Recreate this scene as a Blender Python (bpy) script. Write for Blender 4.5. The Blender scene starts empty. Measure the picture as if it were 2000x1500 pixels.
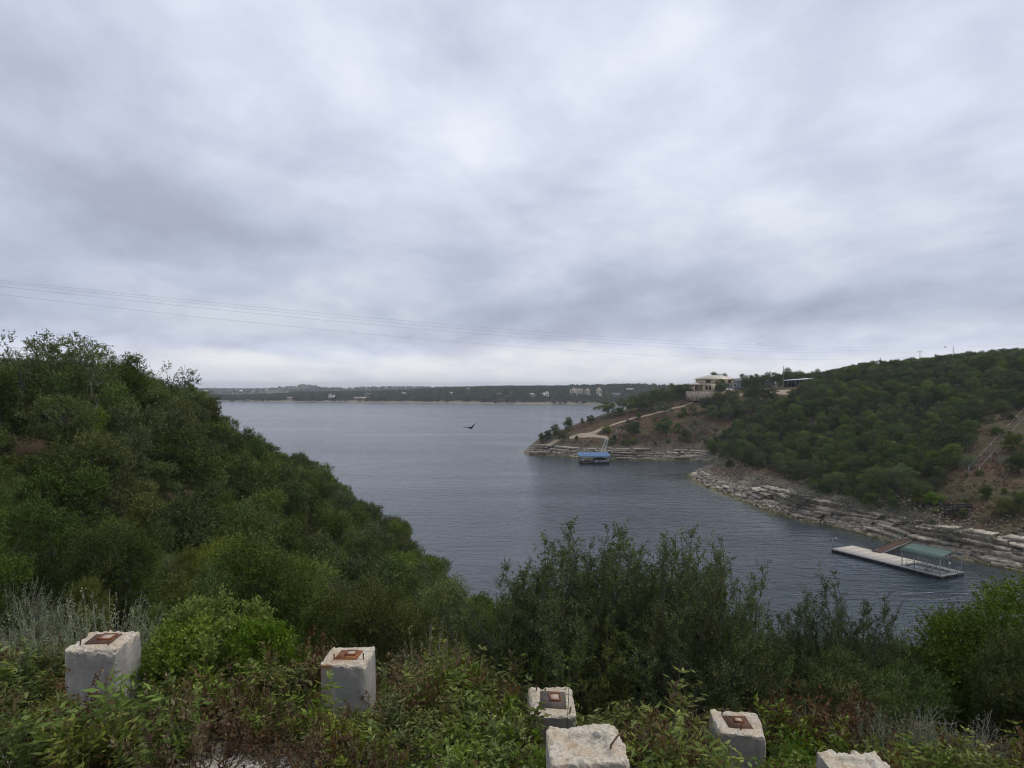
import bpy, bmesh, math
import numpy as np
R = math.radians
S = bpy.context.scene
COL = S.collection
rng = np.random.default_rng(7)

# ------------------------------------------------------------------ camera
cam_d = bpy.data.cameras.new("camera")
cam = bpy.data.objects.new("camera", cam_d)
COL.objects.link(cam)
cam_d.sensor_width = 36.0
cam_d.lens = 24.0
cam_d.clip_start = 0.1
cam_d.clip_end = 30000
cam.location = (0, 0, 30.0)
cam.rotation_euler = (R(90.3), 0, 0)
S.camera = cam

# ------------------------------------------------------------------ sky
SUN_AZ, SUN_EL = R(72), R(52)          # azimuth measured from +Y towards +X
world = bpy.data.worlds.new("World")
S.world = world
world.use_nodes = True
wt = world.node_tree
wt.nodes.clear()


def N(tree, typ, **kw):
    n = tree.nodes.new(typ)
    for k, v in kw.items():
        if k.startswith("i_"):
            n.inputs[k[2:].replace("_", " ")].default_value = v
        elif k.startswith("n_"):
            n.inputs[int(k[2:])].default_value = v
        else:
            setattr(n, k, v)
    return n


def L(tree, a, b):
    tree.links.new(a, b)


def mathn(tree, op, a=None, b=None, clamp=False):
    n = tree.nodes.new("ShaderNodeMath")
    n.operation = op
    n.use_clamp = clamp
    for i, v in enumerate((a, b)):
        if v is None:
            continue
        if isinstance(v, (int, float)):
            n.inputs[i].default_value = v
        else:
            tree.links.new(v, n.inputs[i])
    return n.outputs[0]


def mixc(tree, fac, a, b, mode="MIX"):
    n = tree.nodes.new("ShaderNodeMix")
    n.data_type = "RGBA"
    n.blend_type = mode
    for idx, v in ((0, fac), (6, a), (7, b)):
        if isinstance(v, (int, float)):
            n.inputs[idx].default_value = v
        elif isinstance(v, (tuple, list)):
            n.inputs[idx].default_value = (*v[:3], 1)
        else:
            tree.links.new(v, n.inputs[idx])
    return n.outputs[2]


def ramp(tree, fac, stops, interp="LINEAR"):
    n = tree.nodes.new("ShaderNodeValToRGB")
    cr = n.color_ramp
    cr.interpolation = interp
    while len(cr.elements) < len(stops):
        cr.elements.new(0.5)
    for e, (p, c) in zip(cr.elements, stops):
        e.position = p
        e.color = (c, c, c, 1) if isinstance(c, (int, float)) else (*c[:3], 1)
    tree.links.new(fac, n.inputs[0])
    return n.outputs[0]


def noise(tree, vec, scale, detail=4, rough=0.5, dist=0.0, dims="3D"):
    n = tree.nodes.new("ShaderNodeTexNoise")
    n.noise_dimensions = dims
    n.inputs["Scale"].default_value = scale
    n.inputs["Detail"].default_value = detail
    n.inputs["Roughness"].default_value = rough
    n.inputs["Distortion"].default_value = dist
    if vec is not None:
        tree.links.new(vec, n.inputs["Vector"])
    return n.outputs["Fac"]


def build_sky():
    t = wt
    tc = N(t, "ShaderNodeTexCoord")
    sep = N(t, "ShaderNodeSeparateXYZ")
    L(t, tc.outputs["Generated"], sep.inputs[0])
    zc = mathn(t, "MAXIMUM", sep.outputs[2], 0.0)
    den = mathn(t, "ADD", zc, 0.24)
    u = mathn(t, "DIVIDE", sep.outputs[0], den)
    v = mathn(t, "DIVIDE", sep.outputs[1], den)
    cmb = N(t, "ShaderNodeCombineXYZ")
    L(t, u, cmb.inputs[0])
    L(t, v, cmb.inputs[1])
    # cloud streets run obliquely towards the front right
    mp = N(t, "ShaderNodeMapping")
    mp.inputs["Rotation"].default_value = (0, 0, SKY_ROT)
    mp.inputs["Scale"].default_value = (1.0, 0.85, 1)
    mp.inputs["Location"].default_value = SKY_OFF
    L(t, cmb.outputs[0], mp.inputs[0])
    # gentle warp
    wn = N(t, "ShaderNodeTexNoise")
    wn.inputs["Scale"].default_value = 0.9
    wn.inputs["Detail"].default_value = 3
    L(t, mp.outputs[0], wn.inputs["Vector"])
    wv = N(t, "ShaderNodeVectorMath", operation="MULTIPLY_ADD")
    L(t, wn.outputs["Color"], wv.inputs[0])
    wv.inputs[1].default_value = (0.42, 0.42, 0)
    L(t, mp.outputs[0], wv.inputs[2])
    big = noise(t, wv.outputs[0], 0.95, 2, 0.45)
    mid = noise(t, wv.outputs[0], 3.0, 6, 0.52)
    fin = noise(t, wv.outputs[0], 9.0, 6, 0.6)
    a = mathn(t, "MULTIPLY", big, 0.53)
    b = mathn(t, "MULTIPLY", mid, 0.37)
    a = mathn(t, "ADD", a, 0.02)
    c = mathn(t, "MULTIPLY", fin, 0.08)
    d = mathn(t, "ADD", mathn(t, "ADD", a, b), c)
    col = ramp(t, d, [(0.37, (0.49, 0.525, 0.665)), (0.455, (0.595, 0.64, 0.78)),
                      (0.53, (0.71, 0.76, 0.90)), (0.62, (0.87, 0.91, 1.0))])
    # cloud base breaks low over the horizon: a paler strip all round
    wob = mathn(t, "MULTIPLY", mathn(t, "SUBTRACT", big, 0.5), 0.10)
    el = mathn(t, "ADD", sep.outputs[2], wob)
    low = ramp(t, el, [(0.0, 1.0), (0.028, 0.9), (0.058, 0.0)], "EASE")
    darkband = ramp(t, el, [(0.04, 0.0), (0.10, 1.0), (0.17, 0.7), (0.34, 0.0)], "EASE")
    col = mixc(t, mathn(t, "MULTIPLY", darkband, 0.8), col,
               mixc(t, 1.0, col, (0.69, 0.715, 0.745), "MULTIPLY"))
    stripe = ramp(t, mid, [(0.35, (0.78, 0.80, 0.86)), (0.62, (0.95, 0.955, 0.98))])
    col = mixc(t, low, col, stripe)
    sky = N(t, "ShaderNodeTexSky", sky_type="NISHITA")
    sky.sun_disc = False
    sky.sun_elevation = SUN_EL
    sky.sun_rotation = SUN_AZ
    skyc = mixc(t, 1.0, sky.outputs[0], (0.09, 0.09, 0.09), "MULTIPLY")
    fin_c = mixc(t, 0.95, skyc, col)
    bg = N(t, "ShaderNodeBackground")
    bg.inputs["Strength"].default_value = 1.0
    L(t, fin_c, bg.inputs[0])
    out = N(t, "ShaderNodeOutputWorld")
    L(t, bg.outputs[0], out.inputs[0])


SKY_OFF, SKY_ROT = (-24.503, -12.182, 0.0), R(222.0)
build_sky()

sun_d = bpy.data.lights.new("sun", "SUN")
sun = bpy.data.objects.new("sun", sun_d)
COL.objects.link(sun)
sun_d.energy = 1.5
sun_d.angle = R(14)
sun_d.color = (1.0, 0.94, 0.84)
sun.rotation_euler = (R(90) - SUN_EL, 0, R(180) - SUN_AZ)

vs = S.view_settings
vs.view_transform = "Standard"
vs.look = "None"
vs.exposure = 0.0
vs.gamma = 1.0
vs.use_curve_mapping = False
S.render.engine = "CYCLES"
cy = S.cycles
cy.pixel_filter_type = "BLACKMAN_HARRIS"
cy.filter_width = 1.1
cy.max_bounces = 6
cy.diffuse_bounces = 3
cy.glossy_bounces = 3
cy.transmission_bounces = 3
cy.transparent_max_bounces = 6
cy.volume_bounces = 0
cy.caustics_reflective = False
cy.caustics_refractive = False

# ------------------------------------------------------------------ helpers
F, H0, HY = 1333.3, 30.0, 757.0


def W(px, py, Y):
    """pixel of the photograph at depth Y (metres) -> place in the world"""
    return np.array(((px - 1000) / F * Y, Y, H0 + (HY - py) / F * Y))


def proj(x, y, z):
    return 1000 + F * x / y, HY - F * (z - H0) / y


def mesh_np(name, V, quads=None, tris=None, mats=(), qm=None, tm=None, tone=None, smooth=False):
    me = bpy.data.meshes.new(name)
    V = np.asarray(V, np.float32).reshape(-1, 3)
    q = np.zeros((0, 4), np.int32) if quads is None else np.asarray(quads, np.int32).reshape(-1, 4)
    t = np.zeros((0, 3), np.int32) if tris is None else np.asarray(tris, np.int32).reshape(-1, 3)
    nq, nt = len(q), len(t)
    me.vertices.add(len(V))
    me.vertices.foreach_set("co", V.ravel())
    me.loops.add(nq * 4 + nt * 3)
    me.loops.foreach_set("vertex_index", np.concatenate([q.ravel(), t.ravel()]))
    me.polygons.add(nq + nt)
    st = np.concatenate([np.arange(nq) * 4, nq * 4 + np.arange(nt) * 3]).astype(np.int32)
    me.polygons.foreach_set("loop_start", st)
    for m in mats:
        me.materials.append(m)
    if qm is not None or tm is not None:
        mi = np.concatenate([np.zeros(nq, np.int32) if qm is None else qm,
                             np.zeros(nt, np.int32) if tm is None else tm]).astype(np.int32)
        me.polygons.foreach_set("material_index", mi)
    if smooth:
        me.polygons.foreach_set("use_smooth", np.ones(nq + nt, bool))
    if tone is not None:
        at = me.attributes.new("tone", "FLOAT", "FACE")
        at.data.foreach_set("value", np.asarray(tone, np.float32))
    me.update(calc_edges=True)
    return me


def link(name, me, parent=None, loc=None, rot=None, scale=None):
    o = bpy.data.objects.new(name, me)
    COL.objects.link(o)
    if parent is not None:
        o.parent = parent
    if loc is not None:
        o.location = [float(c) for c in loc]
    if rot is not None:
        o.rotation_euler = [float(c) for c in rot]
    if scale is not None:
        o.scale = (scale,) * 3 if isinstance(scale, (int, float)) else [float(c) for c in scale]
    return o


def tag(o, label=None, cat=None, group=None, kind=None):
    if label:
        o["label"] = label
    if cat:
        o["category"] = cat
    if group:
        o["group"] = group
    if kind:
        o["kind"] = kind
    return o


def thing(name, label, cat, loc=(0, 0, 0), rz=0.0, scale=None, group=None, rot=None):
    o = link(name, None, None, loc, rot if rot is not None else (0, 0, rz), scale)
    o.empty_display_size = 0.3
    return tag(o, label, cat, group)


class MB:
    """collects boxes, tubes and prisms that make ONE mesh"""

    def __init__(self):
        self.v, self.q, self.t, self.n = [], [], [], 0

    def add(self, V, q=None, t=None):
        V = np.asarray(V, float).reshape(-1, 3)
        if q is not None and len(q):
            self.q.append(np.asarray(q, int).reshape(-1, 4) + self.n)
        if t is not None and len(t):
            self.t.append(np.asarray(t, int).reshape(-1, 3) + self.n)
        self.v.append(V)
        self.n += len(V)
        return self

    def box(self, c, s, rz=0.0, rot=None):
        x, y, z = [k / 2 for k in s]
        V = np.array([(-x, -y, -z), (x, -y, -z), (x, y, -z), (-x, y, -z),
                      (-x, -y, z), (x, -y, z), (x, y, z), (-x, y, z)])
        if rot is not None:
            V = V @ np.asarray(rot).T
        if rz:
            cs, sn = math.cos(rz), math.sin(rz)
            V = V @ np.array([[cs, -sn, 0], [sn, cs, 0], [0, 0, 1]]).T
        q = [(0, 3, 2, 1), (4, 5, 6, 7), (0, 1, 5, 4), (1, 2, 6, 5), (2, 3, 7, 6), (3, 0, 4, 7)]
        return self.add(V + np.asarray(c, float), q)

    def tube(self, path, rad, k=6, cap=True):
        V, q = tube(path, rad, k)
        self.add(V, q)
        return self

    def bar(self, a, b, w, h=None):
        """square bar from a to b"""
        a, b = np.asarray(a, float), np.asarray(b, float)
        h = h or w
        d = b - a
        ln = np.linalg.norm(d)
        d /= ln
        up = np.array((0, 0, 1.0)) if abs(d[2]) < 0.95 else np.array((0, 1.0, 0))
        s = np.cross(d, up)
        s /= np.linalg.norm(s)
        u = np.cross(s, d)
        V = [a + s * i * w / 2 + u * j * h / 2 for i, j in ((-1, -1), (1, -1), (1, 1), (-1, 1))]
        V += [b + s * i * w / 2 + u * j * h / 2 for i, j in ((-1, -1), (1, -1), (1, 1), (-1, 1))]
        q = [(0, 3, 2, 1), (4, 5, 6, 7), (0, 1, 5, 4), (1, 2, 6, 5), (2, 3, 7, 6), (3, 0, 4, 7)]
        return self.add(V, q)

    def mesh(self, name, mat, smooth=False):
        V = np.concatenate(self.v)
        q = np.concatenate(self.q) if self.q else None
        t = np.concatenate(self.t) if self.t else None
        return mesh_np(name, V, q, t, [mat] if mat else [], smooth=smooth)

    def build(self, name, mat, parent=None, loc=None, rz=0.0, smooth=False):
        return link(name, self.mesh(name, mat, smooth), parent, loc, (0, 0, rz))


def tube(path, rad, k=6):
    P = np.asarray(path, float)
    m = len(P)
    rad = np.broadcast_to(np.asarray(rad, float), (m,))
    T = np.gradient(P, axis=0)
    T /= np.linalg.norm(T, axis=1, keepdims=True) + 1e-9
    ref = np.array((0.31, 0.95, 0.05))
    A = np.cross(T, ref)
    A /= np.linalg.norm(A, axis=1, keepdims=True) + 1e-9
    B = np.cross(T, A)
    an = np.arange(k) * 2 * math.pi / k
    V = P[:, None] + rad[:, None, None] * (np.cos(an)[None, :, None] * A[:, None] + np.sin(an)[None, :, None] * B[:, None])
    i, j = np.meshgrid(np.arange(m - 1), np.arange(k), indexing="ij")
    j2 = (j + 1) % k
    q = np.stack([i * k + j, i * k + j2, (i + 1) * k + j2, (i + 1) * k + j], -1).reshape(-1, 4)
    return V.reshape(-1, 3), q


def vnoise(x, y, s, seed=0):
    x = np.asarray(x, float) / s + 57.3
    y = np.asarray(y, float) / s + 91.7
    xi, yi = np.floor(x).astype(np.int64), np.floor(y).astype(np.int64)
    fx, fy = x - xi, y - yi
    fx, fy = fx * fx * (3 - 2 * fx), fy * fy * (3 - 2 * fy)

    def h(a, b):
        k = (a * 374761393 + b * 668265263 + seed * 1442695041) & 0xFFFFFFFF
        k = ((k ^ (k >> 13)) * 1274126177) & 0xFFFFFFFF
        return ((k ^ (k >> 16)) & 0xFFFF) / 65535.0
    return (h(xi, yi) * (1 - fx) + h(xi + 1, yi) * fx) * (1 - fy) + (h(xi, yi + 1) * (1 - fx) + h(xi + 1, yi + 1) * fx) * fy


def fbm(x, y, s, seed=0, o=3):
    r, a, t = 0, 1.0, 0
    for k in range(o):
        r = r + a * vnoise(x, y, s / 2 ** k, seed + k)
        t += a
        a *= 0.5
    return r / t - 0.5


class TPS:
    def __init__(self, pts, reg=0.5):
        P = np.array(pts, float)
        self.c = P[:, :2] / 50.0
        n = len(P)
        K = self.U(np.linalg.norm(self.c[:, None] - self.c[None], axis=2)) + reg * 0.01 * np.eye(n)
        Q = np.hstack([np.ones((n, 1)), self.c])
        A = np.block([[K, Q], [Q.T, np.zeros((3, 3))]])
        self.w = np.linalg.solve(A, np.concatenate([P[:, 2], np.zeros(3)]))

    @staticmethod
    def U(r):
        return np.where(r > 1e-9, r * r * np.log(r + 1e-12), 0)

    def __call__(self, x, y):
        x, y = np.asarray(x, float), np.asarray(y, float)
        sh = x.shape
        p = np.stack([x.ravel(), y.ravel()], 1) / 50.0
        out = np.empty(len(p))
        for i in range(0, len(p), 20000):
            q = p[i:i + 20000]
            r = np.linalg.norm(q[:, None] - self.c[None], axis=2)
            out[i:i + 20000] = self.U(r) @ self.w[:-3] + self.w[-3] + q @ self.w[-2:]
        return out.reshape(sh)


def shore_dist(x, y, line, close):
    """signed distance to a shoreline, positive on the land side"""
    x, y = np.asarray(x, float), np.asarray(y, float)
    sh = x.shape
    p = np.stack([x.ravel(), y.ravel()], 1)
    Ln = np.array(line, float)
    d = np.full(len(p), 1e9)
    for a, b in zip(Ln[:-1], Ln[1:]):
        ab = b - a
        t = np.clip(((p - a) @ ab) / (ab @ ab), 0, 1)
        d = np.minimum(d, np.linalg.norm(p - a - t[:, None] * ab, axis=1))
    poly = np.array(list(line) + list(close), float)
    ins = np.zeros(len(p), bool)
    for (x1, y1), (x2, y2) in zip(poly, np.roll(poly, -1, 0)):
        c = ((y1 > p[:, 1]) != (y2 > p[:, 1]))
        xx = (x2 - x1) * (p[:, 1] - y1) / (y2 - y1 + 1e-12) + x1
        ins ^= c & (p[:, 0] < xx)
    return np.where(ins, d, -d).reshape(sh)


def in_poly(x, y, poly):
    poly = np.array(poly, float)
    ins = np.zeros(np.shape(x), bool)
    for (x1, y1), (x2, y2) in zip(poly, np.roll(poly, -1, 0)):
        c = ((y1 > y) != (y2 > y))
        ins ^= c & (x < (x2 - x1) * (y - y1) / (y2 - y1 + 1e-12) + x1)
    return ins


def smin(a, b, k):
    h = np.clip(0.5 + 0.5 * (b - a) / k, 0, 1)
    return b * (1 - h) + a * h - k * h * (1 - h)


def smooth_line(pts, n=4):
    P = np.array(pts, float)
    out = []
    for i in range(len(P) - 1):
        p0, p1, p2, p3 = P[max(i - 1, 0)], P[i], P[i + 1], P[min(i + 2, len(P) - 1)]
        for t in np.arange(n) / n:
            out.append(0.5 * ((2 * p1) + (-p0 + p2) * t + (2 * p0 - 5 * p1 + 4 * p2 - p3) * t * t + (-p0 + 3 * p1 - 3 * p2 + p3) * t ** 3))
    out.append(P[-1])
    return np.array(out)


# ------------------------------------------------------------------ materials
def new_mat(name):
    m = bpy.data.materials.new(name)
    m.use_nodes = True
    t = m.node_tree
    t.nodes.clear()
    out = t.nodes.new("ShaderNodeOutputMaterial")
    return m, t, out


def principled(t, out, color, rough=0.8, bump=None, bstr=0.3, bdist=0.02, metal=0.0, spec=0.3):
    b = t.nodes.new("ShaderNodeBsdfPrincipled")
    if isinstance(color, (tuple, list)):
        b.inputs["Base Color"].default_value = (*color[:3], 1)
    else:
        t.links.new(color, b.inputs["Base Color"])
    if isinstance(rough, (int, float)):
        b.inputs["Roughness"].default_value = rough
    else:
        t.links.new(rough, b.inputs["Roughness"])
    b.inputs["Metallic"].default_value = metal
    b.inputs["Specular IOR Level"].default_value = spec
    if bump is not None:
        bn = t.nodes.new("ShaderNodeBump")
        bn.inputs["Strength"].default_value = bstr
        bn.inputs["Distance"].default_value = bdist
        t.links.new(bump, bn.inputs["Height"])
        t.links.new(bn.outputs[0], b.inputs["Normal"])
    t.links.new(b.outputs[0], out.inputs[0])
    return b


def objco(t):
    return t.nodes.new("ShaderNodeTexCoord").outputs["Object"]


def plain(name, col, rough=0.7, var=0.25, scale=3.0, metal=0.0, spec=0.3, bump=0.0):
    """weathered paint / wood / metal: colour with two sizes of grime"""
    m, t, out = new_mat(name)
    co = objco(t)
    n1 = noise(t, co, scale, 5, 0.6)
    n2 = noise(t, co, scale * 7, 4, 0.6)
    f = mathn(t, "ADD", mathn(t, "MULTIPLY", n1, 0.65), mathn(t, "MULTIPLY", n2, 0.35))
    lo = tuple(c * (1 - var) for c in col)
    hi = tuple(min(1, c * (1 + var)) for c in col)
    c = ramp(t, f, [(0.3, lo), (0.7, hi)])
    principled(t, out, c, rough, n2 if bump else None, bump, 0.01, metal, spec)
    return m


def leaf_mat(name, stops, hue=0.03, val=0.35, trans=0.28, gloss=0.05):
    """tone attribute (leaf to leaf) -> colour stops, each plant shifted a little"""
    m, t, out = new_mat(name)
    at = t.nodes.new("ShaderNodeAttribute")
    at.attribute_name = "tone"
    c = ramp(t, at.outputs["Fac"], stops)
    oi = t.nodes.new("ShaderNodeObjectInfo")
    hsv = t.nodes.new("ShaderNodeHueSaturation")
    r = oi.outputs["Random"]
    t.links.new(mathn(t, "ADD", mathn(t, "MULTIPLY", r, hue), 0.5 - hue / 2), hsv.inputs["Hue"])
    r2 = mathn(t, "FRACT", mathn(t, "MULTIPLY", r, 17.31))
    t.links.new(mathn(t, "ADD", mathn(t, "MULTIPLY", r2, val), 1 - val / 2), hsv.inputs["Value"])
    r3 = mathn(t, "FRACT", mathn(t, "MULTIPLY", r, 41.7))
    t.links.new(mathn(t, "ADD", mathn(t, "MULTIPLY", r3, 0.3), 0.85), hsv.inputs["Saturation"])
    t.links.new(c, hsv.inputs["Color"])
    d = t.nodes.new("ShaderNodeBsdfDiffuse")
    tr = t.nodes.new("ShaderNodeBsdfTranslucent")
    g = t.nodes.new("ShaderNodeBsdfGlossy")
    g.inputs["Roughness"].default_value = 0.45
    g.inputs["Color"].default_value = (0.8, 0.8, 0.8, 1)
    t.links.new(hsv.outputs[0], d.inputs[0])
    t.links.new(hsv.outputs[0], tr.inputs[0])
    m1 = t.nodes.new("ShaderNodeMixShader")
    m1.inputs[0].default_value = trans
    t.links.new(d.outputs[0], m1.inputs[1])
    t.links.new(tr.outputs[0], m1.inputs[2])
    m2 = t.nodes.new("ShaderNodeMixShader")
    m2.inputs[0].default_value = gloss
    t.links.new(m1.outputs[0], m2.inputs[1])
    t.links.new(g.outputs[0], m2.inputs[2])
    t.links.new(m2.outputs[0], out.inputs[0])
    return m


M = {}
M["juniper"] = leaf_mat("juniper_leaf", [(0.0, (0.034, 0.049, 0.011)), (0.5, (0.088, 0.120, 0.024)), (0.8, (0.155, 0.190, 0.038)), (1.0, (0.25, 0.28, 0.06))], 0.05, 0.9, 0.18, 0.015)
M["oak"] = leaf_mat("oak_leaf", [(0.0, (0.034, 0.048, 0.014)), (0.5, (0.080, 0.106, 0.030)), (0.8, (0.135, 0.162, 0.050)), (1.0, (0.21, 0.235, 0.08))], 0.045, 0.7, 0.18, 0.015)
M["sage"] = leaf_mat("sage_leaf", [(0.0, (0.10, 0.122, 0.052)), (0.6, (0.20, 0.232, 0.12)), (1.0, (0.33, 0.36, 0.22))], 0.03, 0.35, 0.25, 0.02)
M["bright"] = leaf_mat("bright_leaf", [(0.0, (0.065, 0.105, 0.016)), (0.6, (0.15, 0.22, 0.034)), (1.0, (0.32, 0.38, 0.07))], 0.05, 0.4, 0.38, 0.02)
M["weed"] = leaf_mat("weed_leaf", [(0.0, (0.070, 0.036, 0.017)), (0.28, (0.125, 0.070, 0.030)), (0.45, (0.110, 0.128, 0.026)), (0.8, (0.165, 0.215, 0.042)), (1.0, (0.32, 0.345, 0.095))], 0.05, 0.6, 0.32, 0.02)
M["brownweed"] = leaf_mat("brown_weed", [(0.0, (0.065, 0.036, 0.019)), (0.6, (0.13, 0.075, 0.038)), (1.0, (0.17, 0.165, 0.06))], 0.03, 0.4, 0.25, 0.02)
M["dry"] = leaf_mat("dry_grass", [(0.0, (0.10, 0.055, 0.03)), (0.6, (0.20, 0.125, 0.07)), (1.0, (0.36, 0.28, 0.17))], 0.03, 0.4, 0.25, 0.02)
M["yellow"] = leaf_mat("yellow_leaf", [(0.0, (0.06, 0.085, 0.025)), (0.5, (0.13, 0.15, 0.04)), (0.72, (0.30, 0.26, 0.05)), (1.0, (0.48, 0.38, 0.08))], 0.02, 0.2, 0.3)
M["greyshrub"] = leaf_mat("grey_twig_leaf", [(0.0, (0.055, 0.052, 0.04)), (0.6, (0.10, 0.10, 0.07)), (1.0, (0.17, 0.165, 0.12))], 0.03, 0.35, 0.15, 0.02)
M["far"] = leaf_mat("far_leaf", [(0.0, (0.030, 0.046, 0.014)), (1.0, (0.11, 0.13, 0.045))], 0.05, 0.7, 0.28, 0.0)
M["bark"] = plain("bark", (0.085, 0.075, 0.065), 0.9, 0.4, 6.0)
M["palebark"] = plain("pale_bark", (0.27, 0.25, 0.22), 0.9, 0.3, 6.0)


def ground_mat():
    m, t, out = new_mat("hill_ground")
    co = objco(t)
    geo = t.nodes.new("ShaderNodeNewGeometry")
    sp = t.nodes.new("ShaderNodeSeparateXYZ")
    t.links.new(geo.outputs["Normal"], sp.inputs[0])
    pz = t.nodes.new("ShaderNodeSeparateXYZ")
    t.links.new(co, pz.inputs[0])
    n1 = noise(t, co, 0.055, 5, 0.6)
    n2 = noise(t, co, 0.42, 6, 0.68)
    n3 = noise(t, co, 2.6, 5, 0.7)
    soil = ramp(t, n2, [(0.25, (0.040, 0.026, 0.016)), (0.5, (0.088, 0.054, 0.033)), (0.72, (0.155, 0.11, 0.072))])
    grass = ramp(t, n3, [(0.3, (0.038, 0.044, 0.018)), (0.7, (0.098, 0.092, 0.042))])
    c = mixc(t, ramp(t, n1, [(0.43, 0.0), (0.58, 0.75)]), soil, grass)
    c = mixc(t, ramp(t, n3, [(0.57, 0.0), (0.70, 0.55)]), c, (0.32, 0.26, 0.19))
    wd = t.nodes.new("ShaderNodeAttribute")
    wd.attribute_name = "litter_shade"
    c = mixc(t, wd.outputs["Fac"], c, ramp(t, n3, [(0.3, (0.022, 0.020, 0.010)), (0.7, (0.060, 0.052, 0.026))]))  # dark litter under the wood, with the shade between crowns put into the colour
    # limestone where the bank is low and steep, and in worn patches
    rock = ramp(t, n3, [(0.25, (0.13, 0.115, 0.092)), (0.55, (0.31, 0.275, 0.22)), (0.8, (0.46, 0.41, 0.33))])
    wv = t.nodes.new("ShaderNodeTexWave")
    wv.wave_type, wv.bands_direction = "BANDS", "Z"
    wv.inputs["Scale"].default_value = 0.42
    wv.inputs["Distortion"].default_value = 2.4
    wv.inputs["Detail"].default_value = 3
    t.links.new(co, wv.inputs["Vector"])
    rock = mixc(t, ramp(t, wv.outputs["Fac"], [(0.15, 0.55), (0.45, 0.0)]), rock, (0.075, 0.068, 0.058))
    steep = ramp(t, sp.outputs[2], [(0.80, 1.0), (0.93, 0.0)])
    lowz = ramp(t, mathn(t, "DIVIDE", mathn(t, "ADD", pz.outputs[2], mathn(t, "MULTIPLY", mathn(t, "SUBTRACT", n2, 0.5), 6.0)), 10.0), [(0.16, 1.0), (0.52, 0.0)])
    rk = mathn(t, "MAXIMUM", mathn(t, "MULTIPLY", steep, 0.45), lowz, True)
    c = mixc(t, rk, c, rock)
    wet = ramp(t, pz.outputs[2], [(0.0, 0.9), (0.9, 0.0)])
    c = mixc(t, wet, c, (0.20, 0.17, 0.075))
    h = mathn(t, "ADD", mathn(t, "MULTIPLY", n2, 1.0), mathn(t, "MULTIPLY", n3, 0.5))
    principled(t, out, c, 0.95, h, 0.9, 0.5, spec=0.1)
    return m


def near_ground_mat():
    m, t, out = new_mat("near_ground")
    co = objco(t)
    n1 = noise(t, co, 0.5, 4, 0.6)
    n2 = noise(t, co, 9.0, 6, 0.7)
    vo = t.nodes.new("ShaderNodeTexVoronoi")
    vo.inputs["Scale"].default_value = 26
    t.links.new(co, vo.inputs["Vector"])
    gravel = ramp(t, vo.outputs["Distance"], [(0.0, (0.62, 0.58, 0.52)), (0.45, (0.44, 0.40, 0.35)), (0.75, (0.16, 0.14, 0.12))])
    soil = ramp(t, n2, [(0.3, (0.035, 0.026, 0.016)), (0.7, (0.10, 0.072, 0.045))])
    py = t.nodes.new("ShaderNodeSeparateXYZ")
    t.links.new(co, py.inputs[0])
    edge = mathn(t, "ADD", py.outputs[1], mathn(t, "MULTIPLY", mathn(t, "SUBTRACT", n1, 0.5), 4.0))
    g = ramp(t, mathn(t, "DIVIDE", edge, 20.0), [(0.36, 1.0), (0.44, 0.0)])
    c = mixc(t, g, soil, gravel)
    principled(t, out, c, 0.95, mathn(t, "ADD", n2, vo.outputs["Distance"]), 0.8, 0.02, spec=0.1)
    return m


def rock_mat():
    m, t, out = new_mat("limestone")
    co = objco(t)
    geo = t.nodes.new("ShaderNodeNewGeometry")
    oi = t.nodes.new("ShaderNodeObjectInfo")
    n1 = noise(t, geo.outputs["Position"], 0.8, 6, 0.65)
    n2 = noise(t, geo.outputs["Position"], 5.0, 5, 0.7)
    c = ramp(t, n1, [(0.3, (0.13, 0.112, 0.088)), (0.5, (0.32, 0.28, 0.22)), (0.7, (0.55, 0.48, 0.375))])
    c = mixc(t, ramp(t, n2, [(0.5, 0.0), (0.72, 0.7)]), c, (0.12, 0.11, 0.095))
    hs = t.nodes.new("ShaderNodeHueSaturation")
    t.links.new(mathn(t, "ADD", mathn(t, "MULTIPLY", oi.outputs["Random"], 0.75), 0.6), hs.inputs["Value"])
    t.links.new(c, hs.inputs["Color"])
    pz = t.nodes.new("ShaderNodeSeparateXYZ")
    t.links.new(geo.outputs["Position"], pz.inputs[0])
    wet = ramp(t, pz.outputs[2], [(0.05, 0.85), (0.5, 0.0)])
    c = mixc(t, wet, hs.outputs[0], (0.20, 0.165, 0.07))
    principled(t, out, c, 0.9, n2, 0.7, 0.12, spec=0.15)
    return m


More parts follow.
